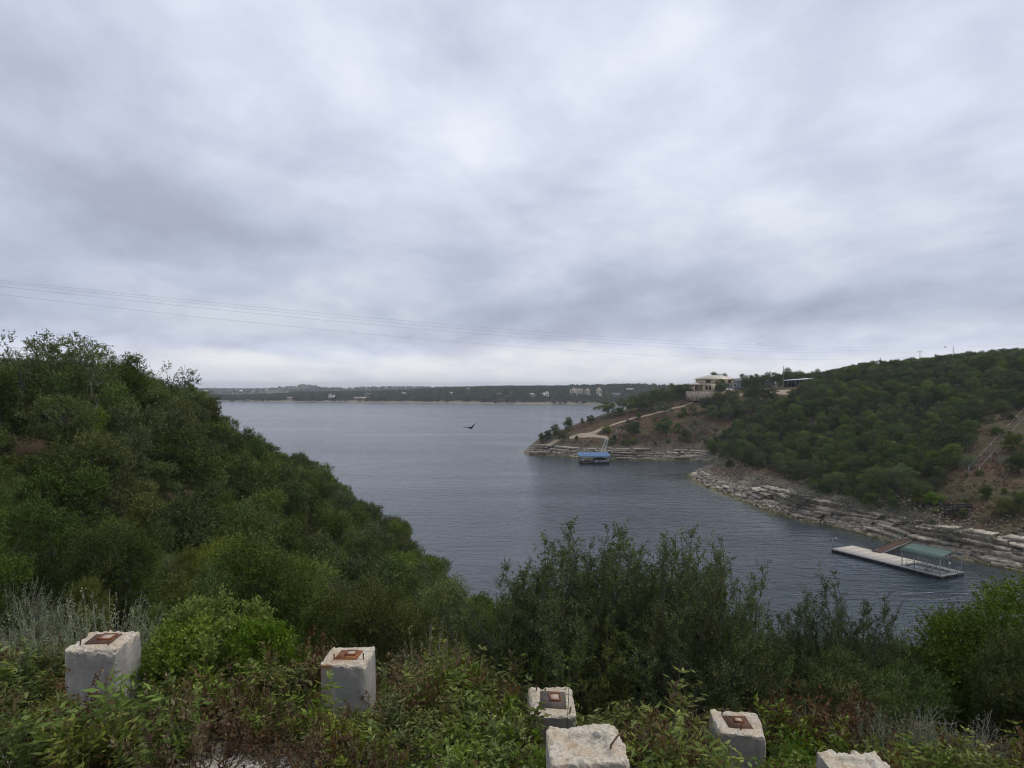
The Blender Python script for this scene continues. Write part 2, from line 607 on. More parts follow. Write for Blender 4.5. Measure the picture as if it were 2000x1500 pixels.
def water_mat():
    m, t, out = new_mat("lake_water")
    co = objco(t)

    def layer(rot, sx, sy, sc, det, rough):
        mp = t.nodes.new("ShaderNodeMapping")
        mp.inputs["Rotation"].default_value = (0, 0, R(rot))
        mp.inputs["Scale"].default_value = (sx, sy, 1)
        t.links.new(co, mp.inputs[0])
        return noise(t, mp.outputs[0], sc, det, rough, 0.4)
    a = layer(8, 0.14, 0.46, 1.0, 2, 0.5)
    b = layer(-9, 0.45, 1.2, 1.0, 3, 0.55)
    c = layer(20, 1.5, 2.6, 1.0, 3, 0.6)
    h = mathn(t, "ADD", mathn(t, "ADD", mathn(t, "MULTIPLY", a, 0.55), mathn(t, "MULTIPLY", b, 0.36)), mathn(t, "MULTIPLY", c, 0.13))
    gust = layer(14, 0.006, 0.02, 1.0, 4, 0.6)
    bstr = ramp(t, gust, [(0.36, 0.42), (0.62, 1.0)])
    bn = t.nodes.new("ShaderNodeBump")
    bn.inputs["Distance"].default_value = 1.0
    cm = t.nodes.new("ShaderNodeAttribute")
    cm.attribute_name = "calm"
    bstr = mathn(t, "MULTIPLY", bstr, mathn(t, "SUBTRACT", 1.0, mathn(t, "MULTIPLY", cm.outputs["Fac"], 0.68)))
    t.links.new(bstr, bn.inputs["Strength"])
    t.links.new(h, bn.inputs["Height"])
    at = t.nodes.new("ShaderNodeAttribute")
    at.attribute_name = "shallow"
    deep = (0.030, 0.043, 0.052)
    col = mixc(t, at.outputs["Fac"], deep, (0.085, 0.088, 0.03))
    p = t.nodes.new("ShaderNodeBsdfPrincipled")
    t.links.new(col, p.inputs["Base Color"])
    p.inputs["Roughness"].default_value = 0.13
    p.inputs["IOR"].default_value = 1.333
    t.links.new(bn.outputs[0], p.inputs["Normal"])
    t.links.new(p.outputs[0], out.inputs[0])
    return m


M["ground"] = ground_mat()
M["near_ground"] = near_ground_mat()
M["rock"] = rock_mat()
M["water"] = water_mat()

# ------------------------------------------------------------------ terrain
NEAR_SHORE = smooth_line([(300, 30), (200, 40), (120, 48), (60, 56), (20, 66), (0, 76), (-7, 88), (-14, 106), (-21, 124),
                          (-30, 136), (-48, 150), (-80, 168), (-150, 185), (-300, 200)], 3)
NEAR_CLOSE = [(-300, -80), (300, -80)]
near_pts = [(0, -40, 28.6), (-60, -40, 29.5), (60, -40, 28), (0, 0, 28.4), (-12, 1, 28.4), (12, 1, 28.2), (-30, 0, 28.6), (30, 0, 27.6),
            (0, 3.2, 27.6), (-8, 3.2, 27.6), (8, 3.2, 27.3), (0, 6, 26.0), (-6, 6, 26.2), (6, 6, 25.8),
            (-5, 8.5, 25.95), (-2, 8.5, 25.85), (0.5, 8.6, 25.5), (2.8, 8.6, 25.2), (6, 8.5, 24.9), (-10, 9, 26.0),
            (0, 11, 24.5), (5, 11.5, 23.9), (10, 12, 23.3), (-6, 12, 24.7), (0, 20, 20.6), (0, 40, 11.5), (0, 60, 4.2), (0, 72, 1),
            (20, 20, 19.5), (20, 40, 9), (20, 58, 2), (40, 12, 21.5), (40, 30, 11), (50, 50, 1.5), (100, 20, 18), (150, 30, 5),
            (-10, 22, 21.6), (-10, 40, 14.5), (-10, 60, 8), (-8, 80, 2.8), (-20, 15, 25), (-20, 30, 20.8), (-20, 50, 17), (-20, 80, 10), (-17, 100, 4.5),
            (-30, 20, 26.8), (-30, 50, 23), (-30, 80, 17.5), (-28, 105, 10.5),
            (-37.5, 50, 27.5), (-38, 58, 28), (-39, 65, 27.5), (-41, 78, 26.5), (-42.5, 90, 24.8), (-43.5, 100, 22), (-43, 108, 18.5), (-39, 118, 14), (-35, 124, 10.5),
            (-29, 126, 6), (-20, 118, 3.5), (-11, 100, 2.8), (-5, 85, 2.0),
            (-60, 60, 28.5), (-80, 20, 30), (-60, 100, 21), (-60, 128, 9), (-100, 140, 6), (-100, 60, 27), (-160, 60, 27), (-160, 150, 8)]
near_tps = TPS(near_pts, 0.02)


def near_h(x, y):
    d = shore_dist(x, y, NEAR_SHORE, NEAR_CLOSE)
    base = near_tps(x, y)
    r = np.hypot(x, y)
    base = base + fbm(x, y, 5.0, 3) * np.clip((r - 9) / 15, 0, 1) * 1.2 + fbm(x, y, 0.9, 8) * 0.16
    b = np.where(d > 0, d * 0.75 + 0.2, d * 0.5)
    return np.clip(smin(base, b, 1.5), -5, 40)


RIGHT_SHORE = smooth_line([(700, 60), (400, 70), (200, 80), (120, 97), (90, 108), (82, 113), (78, 121), (73.5, 128), (72, 139), (68, 150), (64, 159), (61.8, 172), (60.2, 192),
                           (58.5, 213), (60, 231), (64, 240), (72, 246), (81, 256), (84, 270), (76, 279), (60, 282), (42, 284.5), (27, 294), (14, 302), (7, 306),
                           (4.5, 313), (10, 336), (28, 366), (56, 396), (86, 436), (105, 500), (128, 600), (158, 750), (185, 900), (200, 1040), (215, 1170)], 3)
RIGHT_CLOSE = [(700, 1170)]
right_pts = [(88, 112, 4.0), (84, 122, 4.2), (80, 130, 4.4), (90, 120, 5), (97, 130, 8), (86, 131, 6.5), (109, 145, 12), (99, 150, 11.5), (142, 190, 21.5), (119, 180, 17.5), (225, 300, 42), (198, 300, 39),
             (76, 148, 4), (87, 165, 5.5), (105, 200, 12.5), (131, 250, 24), (165, 312, 36), (73, 175, 3.5), (85, 195, 6), (104, 240, 14.5), (122, 280, 22.5), (144, 326, 29.5),
             (66, 195, 2.6), (70, 212, 4), (67, 230, 3), (81, 240, 8.6), (97, 260, 17.5), (86, 253, 12), (75, 246, 4.5), (124, 298, 25.5), (112, 275, 20),
             (90, 272, 3.5), (100, 288, 9.5), (112, 304, 17), (124, 318, 23), (83, 282, 6),
             (42, 288, 4.6), (60, 286, 4.6), (76, 284, 4.8), (30, 297, 4.3), (14, 305, 2.2), (65, 292, 8), (68, 306, 13), (61, 325, 19), (88, 297, 13), (94, 314, 19),
             (96, 330, 23.5), (90, 333, 23.2), (99, 337, 28.2), (112, 338, 28.3), (105, 350, 28.8), (130, 343, 26.8), (135, 336, 26), (150, 358, 30.4), (140, 356, 30), (165, 362, 31),
             (15, 311, 6.2), (24, 316, 10.6), (35, 323, 14.2), (47, 330, 17.8), (66, 340, 21.4), (80, 346, 23.8), (88, 350, 25.2), (50, 310, 12.5), (40, 300, 7.5), (50, 297, 8),
             (22, 332, 8), (45, 352, 13), (72, 372, 16), (110, 390, 24), (150, 420, 30), (200, 420, 38), (250, 400, 44), (300, 330, 48), (170, 500, 27), (130, 500, 18),
             (220, 600, 30), (160, 650, 20), (220, 800, 27), (260, 1000, 27), (240, 1120, 24), (400, 500, 44), (500, 300, 50), (300, 200, 45), (200, 150, 33), (150, 130, 21), (300, 110, 30), (500, 800, 36), (600, 1100, 32), (650, 150, 40)]
right_tps = TPS(right_pts, 0.02)


def right_h(x, y):
    d = shore_dist(x, y, RIGHT_SHORE, RIGHT_CLOSE)
    d = d + fbm(x, y, 6.0, 21) * 2.2
    base = right_tps(x, y) + fbm(x, y, 14.0, 5) * 1.6 + fbm(x, y, 3.0, 6) * 0.5
    st = d * 0.92 - 0.35
    stair = np.floor(st / 0.85) * 0.85 + 0.85 * np.clip((st / 0.85 - np.floor(st / 0.85) - 0.55) / 0.45, 0, 1)
    b = np.where(d > 0, np.where(d < 7, stair, st), d * 0.4 - 0.35)
    return np.clip(smin(base, b, 0.6), -5, 60)


def grid_mesh(name, xs, ys, hf, mat, cull=-3.5, extra=None):
    X, Y = np.meshgrid(xs, ys)
    Z = hf(X, Y)
    nx, ny = len(xs), len(ys)
    i, j = np.meshgrid(np.arange(ny - 1), np.arange(nx - 1), indexing="ij")
    a = i * nx + j
    q = np.stack([a, a + 1, a + nx + 1, a + nx], -1).reshape(-1, 4)
    zq = Z.ravel()[q].max(1)
    q = q[zq > cull]
    me = mesh_np(name, np.stack([X, Y, Z], -1), q, None, [mat], smooth=True)
    return me


def steps(*segs):
    out = []
    for a, b, s in segs:
        out.append(np.arange(a, b, s))
    out.append(np.array([segs[-1][1]], float))
    return np.concatenate(out)


xs = steps((-300, -60, 12), (-60, -12, 1.5), (-12, 12, 0.3), (12, 60, 1.5), (60, 300, 12))
ys = steps((-80, -4, 8), (-4, 16, 0.3), (16, 150, 1.5), (150, 210, 6))
tag(link("near_bank", grid_mesh("near_bank", xs, ys, near_h, M["near_ground"])), kind="structure")

xs = steps((0, 56, 1.6), (56, 130, 1.1), (130, 260, 3), (260, 700, 22))
ys = steps((60, 104, 4), (104, 260, 1.3), (260, 345, 1.3), (345, 420, 4), (420, 1170, 15))
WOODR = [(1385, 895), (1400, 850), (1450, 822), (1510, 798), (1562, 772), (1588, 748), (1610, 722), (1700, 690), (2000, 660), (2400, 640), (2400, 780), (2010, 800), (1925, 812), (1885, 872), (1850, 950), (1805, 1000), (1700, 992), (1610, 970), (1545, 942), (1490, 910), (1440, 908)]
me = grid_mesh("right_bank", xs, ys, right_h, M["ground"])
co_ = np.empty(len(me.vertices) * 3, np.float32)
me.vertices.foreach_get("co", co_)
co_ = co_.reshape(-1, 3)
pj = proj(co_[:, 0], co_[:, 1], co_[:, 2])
a_ = me.attributes.new("litter_shade", "FLOAT", "POINT")
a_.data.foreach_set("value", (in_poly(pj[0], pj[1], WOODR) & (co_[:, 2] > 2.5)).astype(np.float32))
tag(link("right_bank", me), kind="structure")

FAR_SHORE = smooth_line([(4000, 1000), (1500, 1080), (500, 1120), (200, 1175), (150, 1212), (70, 1228), (0, 1250), (-138, 1311), (-310, 1379), (-440, 1420), (-577, 1481), (-715, 1538), (-1000, 1600), (-1800, 1700), (-4000, 1900)], 3)
FAR_CLOSE = [(-4000, 3600), (4000, 3600)]
_ra = np.array([-0.9, -0.55, -0.46, -0.40, -0.345, -0.30, -0.26, -0.165, -0.12, -0.075, -0.03, 0.0, 0.08, 0.19, 0.5, 2])
_rz = np.array([9, 6, 3.0, 2.5, 6, 8.5, 10, 15.5, 18, 22.5, 26, 27, 26.5, 27.5, 34, 36])


def far_h(x, y):
    d = shore_dist(x, y, FAR_SHORE, FAR_CLOSE)
    d = d + fbm(x, y, 60, 31) * 30
    top = np.interp(x / np.maximum(y, 1), _ra, _rz)
    rise = np.clip(d / 330.0, 0, 1) ** 0.75
    base = 1.5 + (top - 1.5) * rise + fbm(x, y, 160, 33) * 9 * np.clip(d / 200, 0, 1)
    b = np.where(d > 0, 0.22 * d, 0.1 * d)
    fade = np.clip((2300 - y) / 300, -1, 1)
    return np.clip(smin(base, b, 1.0) * np.clip(fade, 0, 1) - np.clip(-fade, 0, 1) * 5, -5, 60)


xs = steps((-4000, -1000, 100), (-1000, 420, 10), (420, 4000, 120))
ys = steps((1000, 1190, 20), (1190, 1700, 10), (1700, 2600, 60))
tag(link("far_shore", grid_mesh("far_shore", xs, ys, far_h, M["ground"], -2)), kind="structure")


def hills_mat(name, a, b):
    m, t, out = new_mat(name)
    co = objco(t)
    n1 = noise(t, co, 0.02, 6, 0.7)
    n2 = noise(t, co, 0.006, 3, 0.6)
    c = ramp(t, n1, [(0.4, a), (0.62, b)])
    c = mixc(t, ramp(t, n2, [(0.55, 0.0), (0.7, 0.6)]), c, (0.16, 0.14, 0.10))
    principled(t, out, c, 0.95, spec=0.05)
    return m


def ridge(name, Y, depth, pts, mat, rough, seed, ends):
    """a long low range of hills whose crest passes the given sight lines"""
    px = np.array([p[0] for p in pts], float)
    pz = np.array([H0 + (HY - p[1]) / F * Y for p in pts])
    xs = np.linspace(ends[0], ends[1], 420)
    ys = np.linspace(Y - depth, Y + depth, 25)

    def hf(x, y):
        crest = np.interp(1000 + x / Y * F, px, pz)
        g = np.clip(1 - ((y - Y) / depth) ** 2, 0, 1) ** 0.8
        return crest * g + (fbm(x, y, rough * 8, seed) * 10 + fbm(x, y, rough, seed + 5) * 6) * g - 3 * (1 - g)
    tag(link(name, grid_mesh(name, xs, ys, hf, mat, -10)), kind="structure")
    return hf


h2 = ridge("distant_hills", 3400, 700,
           [(-3500, 758), (0, 760), (380, 762), (458, 762), (505, 763), (557, 762), (583, 757.5), (601, 754), (614, 756), (630, 760.5), (653, 758.5), (666, 759.5), (705, 758.5), (800, 758.5), (1200, 758), (2200, 750), (5000, 748)],
           hills_mat("hill_scrub", (0.035, 0.055, 0.028), (0.10, 0.11, 0.065)), 60, 41, (-6500, 6500))
h3 = ridge("pale_far_hills", 8200, 900,
           [(-3500, 758), (0, 757), (600, 758), (700, 757.5), (744, 756.2), (757, 754.2), (809, 754.2), (835, 756.0), (861, 756.6), (1000, 754), (1120, 752.5), (1180, 752.2), (1260, 753), (1400, 755), (5000, 755)],
           hills_mat("far_hill_scrub", (0.05, 0.07, 0.05), (0.12, 0.13, 0.10)), 150, 51, (-8400, 8400))

# lake
xs = steps((-9000, -600, 700), (-600, -60, 30), (-60, 0, 4), (0, 100, 2), (100, 300, 10), (300, 9000, 700))
ys = steps((-150, 90, 12), (90, 320, 2), (320, 700, 15), (700, 10000, 600))
X, Y = np.meshgrid(xs, ys)
me = grid_mesh("lake_water", xs, ys, lambda x, y: np.zeros_like(x), M["water"])
dsh = -shore_dist(X, Y, RIGHT_SHORE, RIGHT_CLOSE) + fbm(X, Y, 8, 77) * 3
sh = np.clip(1 - dsh / 5.0, 0, 1) ** 1.3 * (0.55 + 0.9 * np.clip(vnoise(X, Y, 12, 79), 0, 1)) * np.clip((Y - 135) / 30, 0.25, 1)
at = me.attributes.new("shallow", "FLOAT", "POINT")
at.data.foreach_set("value", np.clip(sh, 0, 1).astype(np.float32).ravel())
calm = np.clip(1 - (dsh - 3) / np.where(Y > 240, 26, 20), 0, 1) * np.clip((318 - Y) / 30, 0, 1)
at = me.attributes.new("calm", "FLOAT", "POINT")
at.data.foreach_set("value", calm.astype(np.float32).ravel())
tag(link("lake_water", me), kind="structure")

# ------------------------------------------------------------------ plants: generators
UP = np.array((0, 0, 1.0))


def unit(v):
    return v / (np.linalg.norm(v, axis=-1, keepdims=True) + 1e-9)


def sprays(g, P, D, Ln, m, leaf, wid, spread=0.8, curve=0.0, jit=0.0, t0=0.05, tone=None, fwd=0.55):
    """m leaves along each of n twigs; returns vertices (n*m*4) and a tone per leaf"""
    n = len(P)
    t = g.uniform(t0, 1, (n, m, 1))
    pos = P[:, None] + D[:, None] * (Ln[:, None, None] * t) + UP * (curve * Ln[:, None, None] * t * t)
    pos = pos + g.normal(0, 1, (n, m, 3)) * jit
    rv = unit(g.normal(0, 1, (n, m, 3)))
    perp = unit(np.cross(D[:, None], rv))
    ld = unit(D[:, None] * fwd + perp * spread + UP * 0.15)
    ll = leaf * g.uniform(0.65, 1.3, (n, m, 1)) * (1.1 - 0.4 * t)
    side = unit(np.cross(ld, unit(g.normal(0, 1, (n, m, 3))) + UP * 0.75 + D[:, None] * 0.3)) * (wid * 0.5) * g.uniform(0.7, 1.3, (n, m, 1))
    V = np.stack([pos, pos + ld * ll * 0.45 + side, pos + ld * ll, pos + ld * ll * 0.45 - side], 2)
    tn = g.uniform(0, 1, (n, m)) * 0.45 + (g.uniform(0, 1, (n, 1)) if tone is None else tone[:, None]) * 0.55
    return V.reshape(-1, 3), tn.ravel()


class Plant:
    def __init__(self, seed):
        self.g = np.random.default_rng(seed)
        self.wv, self.wq, self.wn = [], [], 0
        self.lv, self.lt = [], []

    def limb(self, path, rad, k=5):
        V, q = tube(path, rad, k)
        self.wv.append(V)
        self.wq.append(q + self.wn)
        self.wn += len(V)

    def curve(self, a, b, r0, r1, sag=0.0, wob=0.1, n=6, k=5):
        a, b = np.asarray(a, float), np.asarray(b, float)
        t = np.linspace(0, 1, n)[:, None]
        ln = np.linalg.norm(b - a)
        p = a + (b - a) * t + UP * (sag * ln * 4 * t * (1 - t))
        w = self.g.normal(0, wob * ln / n, (n, 3))
        w[0] = 0
        p = p + np.cumsum(w, 0) * (1 - t * 0.4)
        self.limb(p, np.linspace(r0, r1, n), k)
        return p

    def leaves(self, *a, **k):
        V, t = sprays(self.g, *a, **k)
        self.lv.append(V)
        self.lt.append(t)

    def meshes(self, name, leafmat, woodmat):
        w = mesh_np(name + "_trunk", np.concatenate(self.wv), np.concatenate(self.wq), None, [woodmat], smooth=True) if self.wv else None
        c = None
        if self.lv:
            V = np.concatenate(self.lv)
            c = mesh_np(name + "_crown", V, np.arange(len(V)).reshape(-1, 4), None, [leafmat], tone=np.concatenate(self.lt))
        return w, c

    def joined(self, name, leafmat, woodmat):
        Vw = np.concatenate(self.wv) if self.wv else np.zeros((0, 3))
        qw = np.concatenate(self.wq) if self.wq else np.zeros((0, 4), int)
        Vl = np.concatenate(self.lv) if self.lv else np.zeros((0, 3))
        ql = np.arange(len(Vl)).reshape(-1, 4) + len(Vw)
        tn = np.concatenate([np.zeros(len(qw))] + self.lt)
        qm = np.concatenate([np.ones(len(qw), int), np.zeros(len(ql), int)])
        return mesh_np(name, np.concatenate([Vw, Vl]), np.concatenate([qw, ql]), None, [leafmat, woodmat], qm=qm, tone=tn)


def tree(seed, H=5.0, Rr=2.2, prof="juniper", lobes=16, lobe_r=0.75, spr=55, lv=12, leaf=0.16, wid=0.07, slen=0.55,
         base=0.12, stems=3, trunk_r=0.09, upb=0.55, inner=0.35, visible_limb=1.0):
    p = Plant(seed)
    g = p.g
    hs = np.linspace(base + 0.05, 0.95, lobes) + g.uniform(-0.09, 0.07, lobes)
    an = np.arange(lobes) * 2.399 + g.uniform(0, 6.28)
    cs, rs = [], []
    for h, a in zip(hs, an):
        if prof == "juniper":
            rr = math.sqrt(max(0.05, 1 - ((h - 0.36) / 0.66) ** 2))
        elif prof == "oak":
            rr = math.sqrt(max(0.05, 1 - ((h - 0.62) / 0.44) ** 2)) if h < 0.98 else 0.2
        elif prof == "bush":
            rr = math.sqrt(max(0.05, 1 - ((h - 0.2) / 0.85) ** 2))
        else:
            rr = 0.9 - 0.75 * h
        rad = Rr * rr * g.uniform(0.3, 1.08)
        lr = lobe_r * g.uniform(0.5, 1.35)
        cs.append((math.cos(a) * rad, math.sin(a) * rad, h * H))
        rs.append(lr)
    cs.append((g.uniform(-.2, .2), g.uniform(-.2, .2), H * 0.55))
    rs.append(lobe_r * 1.2)
    cs, rs = np.array(cs), np.array(rs)
    st = []
    for s in range(stems):
        a = g.uniform(0, 6.28)
        sp = (0.35 if stems > 1 else 0.08) * Rr
        top = (math.cos(a) * sp, math.sin(a) * sp, H * g.uniform(0.6, 0.8))
        st.append(p.curve((g.uniform(-.12, .12) * trunk_r * 6, g.uniform(-.12, .12) * trunk_r * 6, -0.3), top, trunk_r, trunk_r * 0.3, 0, 0.35, 8))
    for c, r in zip(cs, rs):
        s = st[g.integers(len(st))]
        k = int(np.clip(np.searchsorted(s[:, 2], c[2] * 0.55), 1, len(s) - 2))
        p.curve(s[k], c, trunk_r * 0.4 * visible_limb, trunk_r * 0.1, 0.05, 0.3, 6, 4)
        n = int(spr * (r / lobe_r) ** 2)
        u = unit(g.normal(0, 1, (n, 3)) * (1, 1, 0.85) + (0, 0, 0.25))
        org = c + u * r * g.uniform(inner, 0.9, (n, 1)) * (1, 1, 0.8)
        d = unit(u * 0.75 + UP * upb + g.normal(0, 0.35, (n, 3)) + unit(c * (1, 1, 0) + 1e-6) * 0.25)
        tone = np.clip(g.normal(0.45, 0.2, n) + g.normal(0, 0.16) + 0.25 * (c[2] / H - 0.5), 0, 1)
        p.leaves(org, d, slen * g.uniform(0.6, 1.35, n), lv, leaf, wid, tone=tone, jit=leaf * 0.25)
    return p


def wands(seed, n=70, H=1.4, Rr=0.6, lv=26, leaf=0.05, wid=0.02, lean=0.35, twig=2, wood=0.006, tone_h=False, curve=0.15, t0=0.15):
    """upright wand shrub / forb: many shoots from the base, small leaves along them"""
    p = Plant(seed)
    g = p.g
    a = g.uniform(0, 6.28, n)
    r = np.sqrt(g.uniform(0, 1, n)) * Rr
    P = np.stack([np.cos(a) * r * 0.45, np.sin(a) * r * 0.45, np.zeros(n)], 1)
    D = unit(np.stack([np.cos(a) * lean * r / Rr, np.sin(a) * lean * r / Rr, np.ones(n)], 1) + g.normal(0, 0.12, (n, 3)))
    Ln = H * g.uniform(0.6, 1.08, n) * (1 - 0.25 * r / Rr)
    for i in range(n):
        t = np.linspace(0, 1, 4)[:, None]
        p.limb(P[i] + D[i] * Ln[i] * t + UP * curve * Ln[i] * t * t, np.linspace(wood, wood * 0.4, 4), 3)
    if tone_h:
        # old lower leaves are brown, fresh tops green
        for lo, hi, tn in ((0.02, 0.5, 0.0), (0.35, 0.8, 0.55), (0.65, 1.0, 0.9)):
            P2 = P + D * (Ln * lo)[:, None] + UP * (curve * Ln * lo * lo)[:, None]
            p.leaves(P2, unit(D + UP * curve), Ln * (hi - lo), lv // 3, leaf, wid, spread=1.1, jit=leaf * 0.3, t0=0.0, fwd=0.1,
                     tone=np.clip(tn + g.normal(0, 0.12, n), 0, 1))
    else:
        p.leaves(P, D, Ln, lv, leaf, wid, spread=0.8, curve=curve, jit=leaf * 0.2, t0=t0)
    for k in range(twig):
        f = g.uniform(0.3, 0.85, n)
        P2 = P + D * (Ln * f)[:, None] + UP * (curve * Ln * f * f)[:, None]
        D2 = unit(D + g.normal(0, 0.55, (n, 3)) + UP * 0.2)
        p.leaves(P2, D2, Ln * g.uniform(0.18, 0.4, n), max(6, lv // 2), leaf, wid, spread=0.8, jit=leaf * 0.2,
                 tone=np.clip(g.normal(0.65, 0.2, n), 0, 1) if tone_h else None)
    return p


def bare(seed, H=2.0, n=9, r0=0.035, spread=0.9, depth=3):
    """leafless grey bush or dead tree"""
    p = Plant(seed)
    g = p.g

    def grow(a, d, ln, r, k):
        b = a + d * ln
        path = p.curve(a, b, r, r * 0.55, 0.03, 0.35, 5, 4 if k < 2 else 3)
        if k >= depth:
            return
        for _ in range(g.integers(3, 5)):
            q = path[g.integers(2, 5)]
            grow(q, unit(d + g.normal(0, 0.55, 3) + UP * 0.12), ln * g.uniform(0.5, 0.75), r * 0.5, k + 1)
    for i in range(n):
        a = i * 2.4 + g.uniform(0, 1)
        grow(np.array((g.normal(0, .05), g.normal(0, .05), -0.1)), unit(np.array((math.cos(a) * spread, math.sin(a) * spread, g.uniform(0.6, 1.4)))), H * 0.45 * g.uniform(0.7, 1.2), r0, 0)
    return p


PROTO = {}


def reg(kind, plant, leafmat, woodmat, H):
    w, c = plant.meshes(kind, leafmat, woodmat)
    PROTO.setdefault(kind, []).append(dict(plant=plant, w=w, c=c, H=H, lm=leafmat, wm=woodmat))


for s in range(7):   # hillside junipers, seen at 40 to 300 m
    reg("juniper", tree(100 + s, 5.0, 1.9, "juniper", 19, 0.66, 62, 13, 0.19, 0.07, 0.6, stems=3), M["juniper"], M["bark"], 5.3)
for s in range(4):
    reg("oak", tree(120 + s, 5.4, 2.7, "oak", 19, 0.72, 62, 13, 0.16, 0.085, 0.5, base=0.35, stems=1, trunk_r=0.16, upb=0.35), M["oak"], M["bark"], 5.6)
for s in range(2):   # open crowns with sky showing through
    reg("airy_oak", tree(130 + s, 5.6, 2.6, "oak", 15, 0.62, 34, 11, 0.14, 0.075, 0.5, base=0.4, stems=2, trunk_r=0.14, upb=0.35, inner=0.5), M["oak"], M["bark"], 5.8)
for s in range(3):   # nearer, finer leaf
    reg("near_juniper", tree(140 + s, 3.4, 1.4, "juniper", 24, 0.42, 115, 17, 0.072, 0.028, 0.38, stems=4, trunk_r=0.06, upb=0.6), M["juniper"], M["bark"], 3.6)
for s in range(2):
    reg("near_oak", tree(150 + s, 3.0, 1.5, "oak", 24, 0.42, 110, 15, 0.056, 0.03, 0.34, base=0.18, stems=4, trunk_r=0.05, upb=0.6), M["oak"], M["bark"], 3.2)
for s in range(2):
    reg("sage", wands(160 + s, 85, 1.25, 0.75, 40, 0.042, 0.017, 0.75, 3), M["sage"], M["palebark"], 1.3)
for s in range(2):
    reg("bright", tree(170 + s, 1.5, 0.95, "bush", 22, 0.24, 62, 11, 0.075, 0.036, 0.22, base=0.05, stems=5, trunk_r=0.02), M["bright"], M["bark"], 1.6)
reg("yellow", wands(180, 34, 1.6, 0.5, 30, 0.05, 0.022, 0.5, 3, tone_h=False), M["yellow"], M["palebark"], 1.6)
for s in range(2):
    reg("bare", bare(185 + s, 2.2, 7, 0.035), M["greyshrub"], M["palebark"], 2.2)
for s in range(2):
    p = bare(190 + s, 2.0, 8, 0.03, depth=2)
    n = 260
    g = p.g
    u = unit(g.normal(0, 1, (n, 3)) + (0, 0, .3))
    p.leaves(np.array((0, 0, 0.8)) + u * g.uniform(0.3, 1.0, (n, 1)) * (1.1, 1.1, 0.8), unit(u + UP * 0.5), np.full(n, 0.35), 9, 0.12, 0.03)
    reg("greyshrub", p, M["greyshrub"], M["palebark"], 1.9)


def feathery(seed, H=3.0, spread=1.5, n=62):
    """dark evergreen thicket with upright feathery shoots that break the outline"""
    p = Plant(seed)
    g = p.g
    for i in range(n):
        a = g.uniform(0, 6.28)
        r = math.sqrt(g.uniform(0, 1))
        top = np.array((math.cos(a) * r * spread, math.sin(a) * r * spread, H * (1.03 - 0.5 * r * r) * (g.uniform(0.84, 1.03) if i % 3 else g.uniform(0.5, 0.8))))
        base = np.array((math.cos(a) * r * 0.35, math.sin(a) * r * 0.35, -0.2))
        path = p.curve(base, top, 0.024, 0.004, -0.02, 0.45, 12, 4)
        k = 46
        f = g.uniform(0.16, 1.0, k) ** 0.8
        idx = np.clip((f * 11).astype(int), 0, 10)
        P = path[idx] + (path[idx + 1] - path[idx]) * (f * 11 - idx)[:, None]
        ax = unit(path[idx + 1] - path[idx])
        out = unit(g.normal(0, 1, (k, 3)) * (1, 1, 0.5))
        D = unit(ax * 0.7 + out * 0.8 + UP * 0.25)
        ln = (0.46 * (1 - f) + 0.17) * g.uniform(0.6, 1.35, k)
        p.leaves(P, D, ln, 28, 0.036, 0.018, jit=0.016, spread=0.85, tone=np.clip(g.normal(0.4, 0.2, k) + 0.2 * (f - 0.5), 0, 1))
        for j in range(0, k, 3):
            p.limb(np.stack([P[j], P[j] + D[j] * ln[j]]), (0.005, 0.002), 3)
    return p


for s in range(3):
    reg("thicket", feathery(200 + s), M["oak"], M["bark"], 3.0)

BASE_NAMES = dict(juniper="juniper_tree", oak="oak_tree", airy_oak="oak_tree", near_juniper="juniper_tree", near_oak="oak_tree", sage="sage_shrub", bright="leafy_shrub",
                  yellow="yellow_flowered_shrub", bare="bare_bush", greyshrub="grey_shrub", thicket="evergreen_thicket")
CATS = dict(juniper="tree", oak="tree", airy_oak="tree", near_juniper="tree", near_oak="tree", sage="shrub", bright="shrub", yellow="shrub", bare="shrub", greyshrub="shrub", thicket="shrub")


def plant(kind, x, y, z, scale, label, group=None, rz=None, var=None, name=None, cat=None, sz=None):
    P = PROTO[kind]
    pr = P[rng.integers(len(P)) if var is None else var % len(P)]
    sc = (scale, scale, scale if sz is None else sz)
    r = thing(name or BASE_NAMES[kind], label, cat or CATS[kind], (x, y, z), rng.uniform(0, 6.28) if rz is None else rz, sc, group)
    if pr["w"] is not None:
        link("trunk" if CATS[kind] == "tree" else "stems", pr["w"], r)
    if pr["c"] is not None:
        link("crown" if CATS[kind] == "tree" else "foliage", pr["c"], r)
    return r


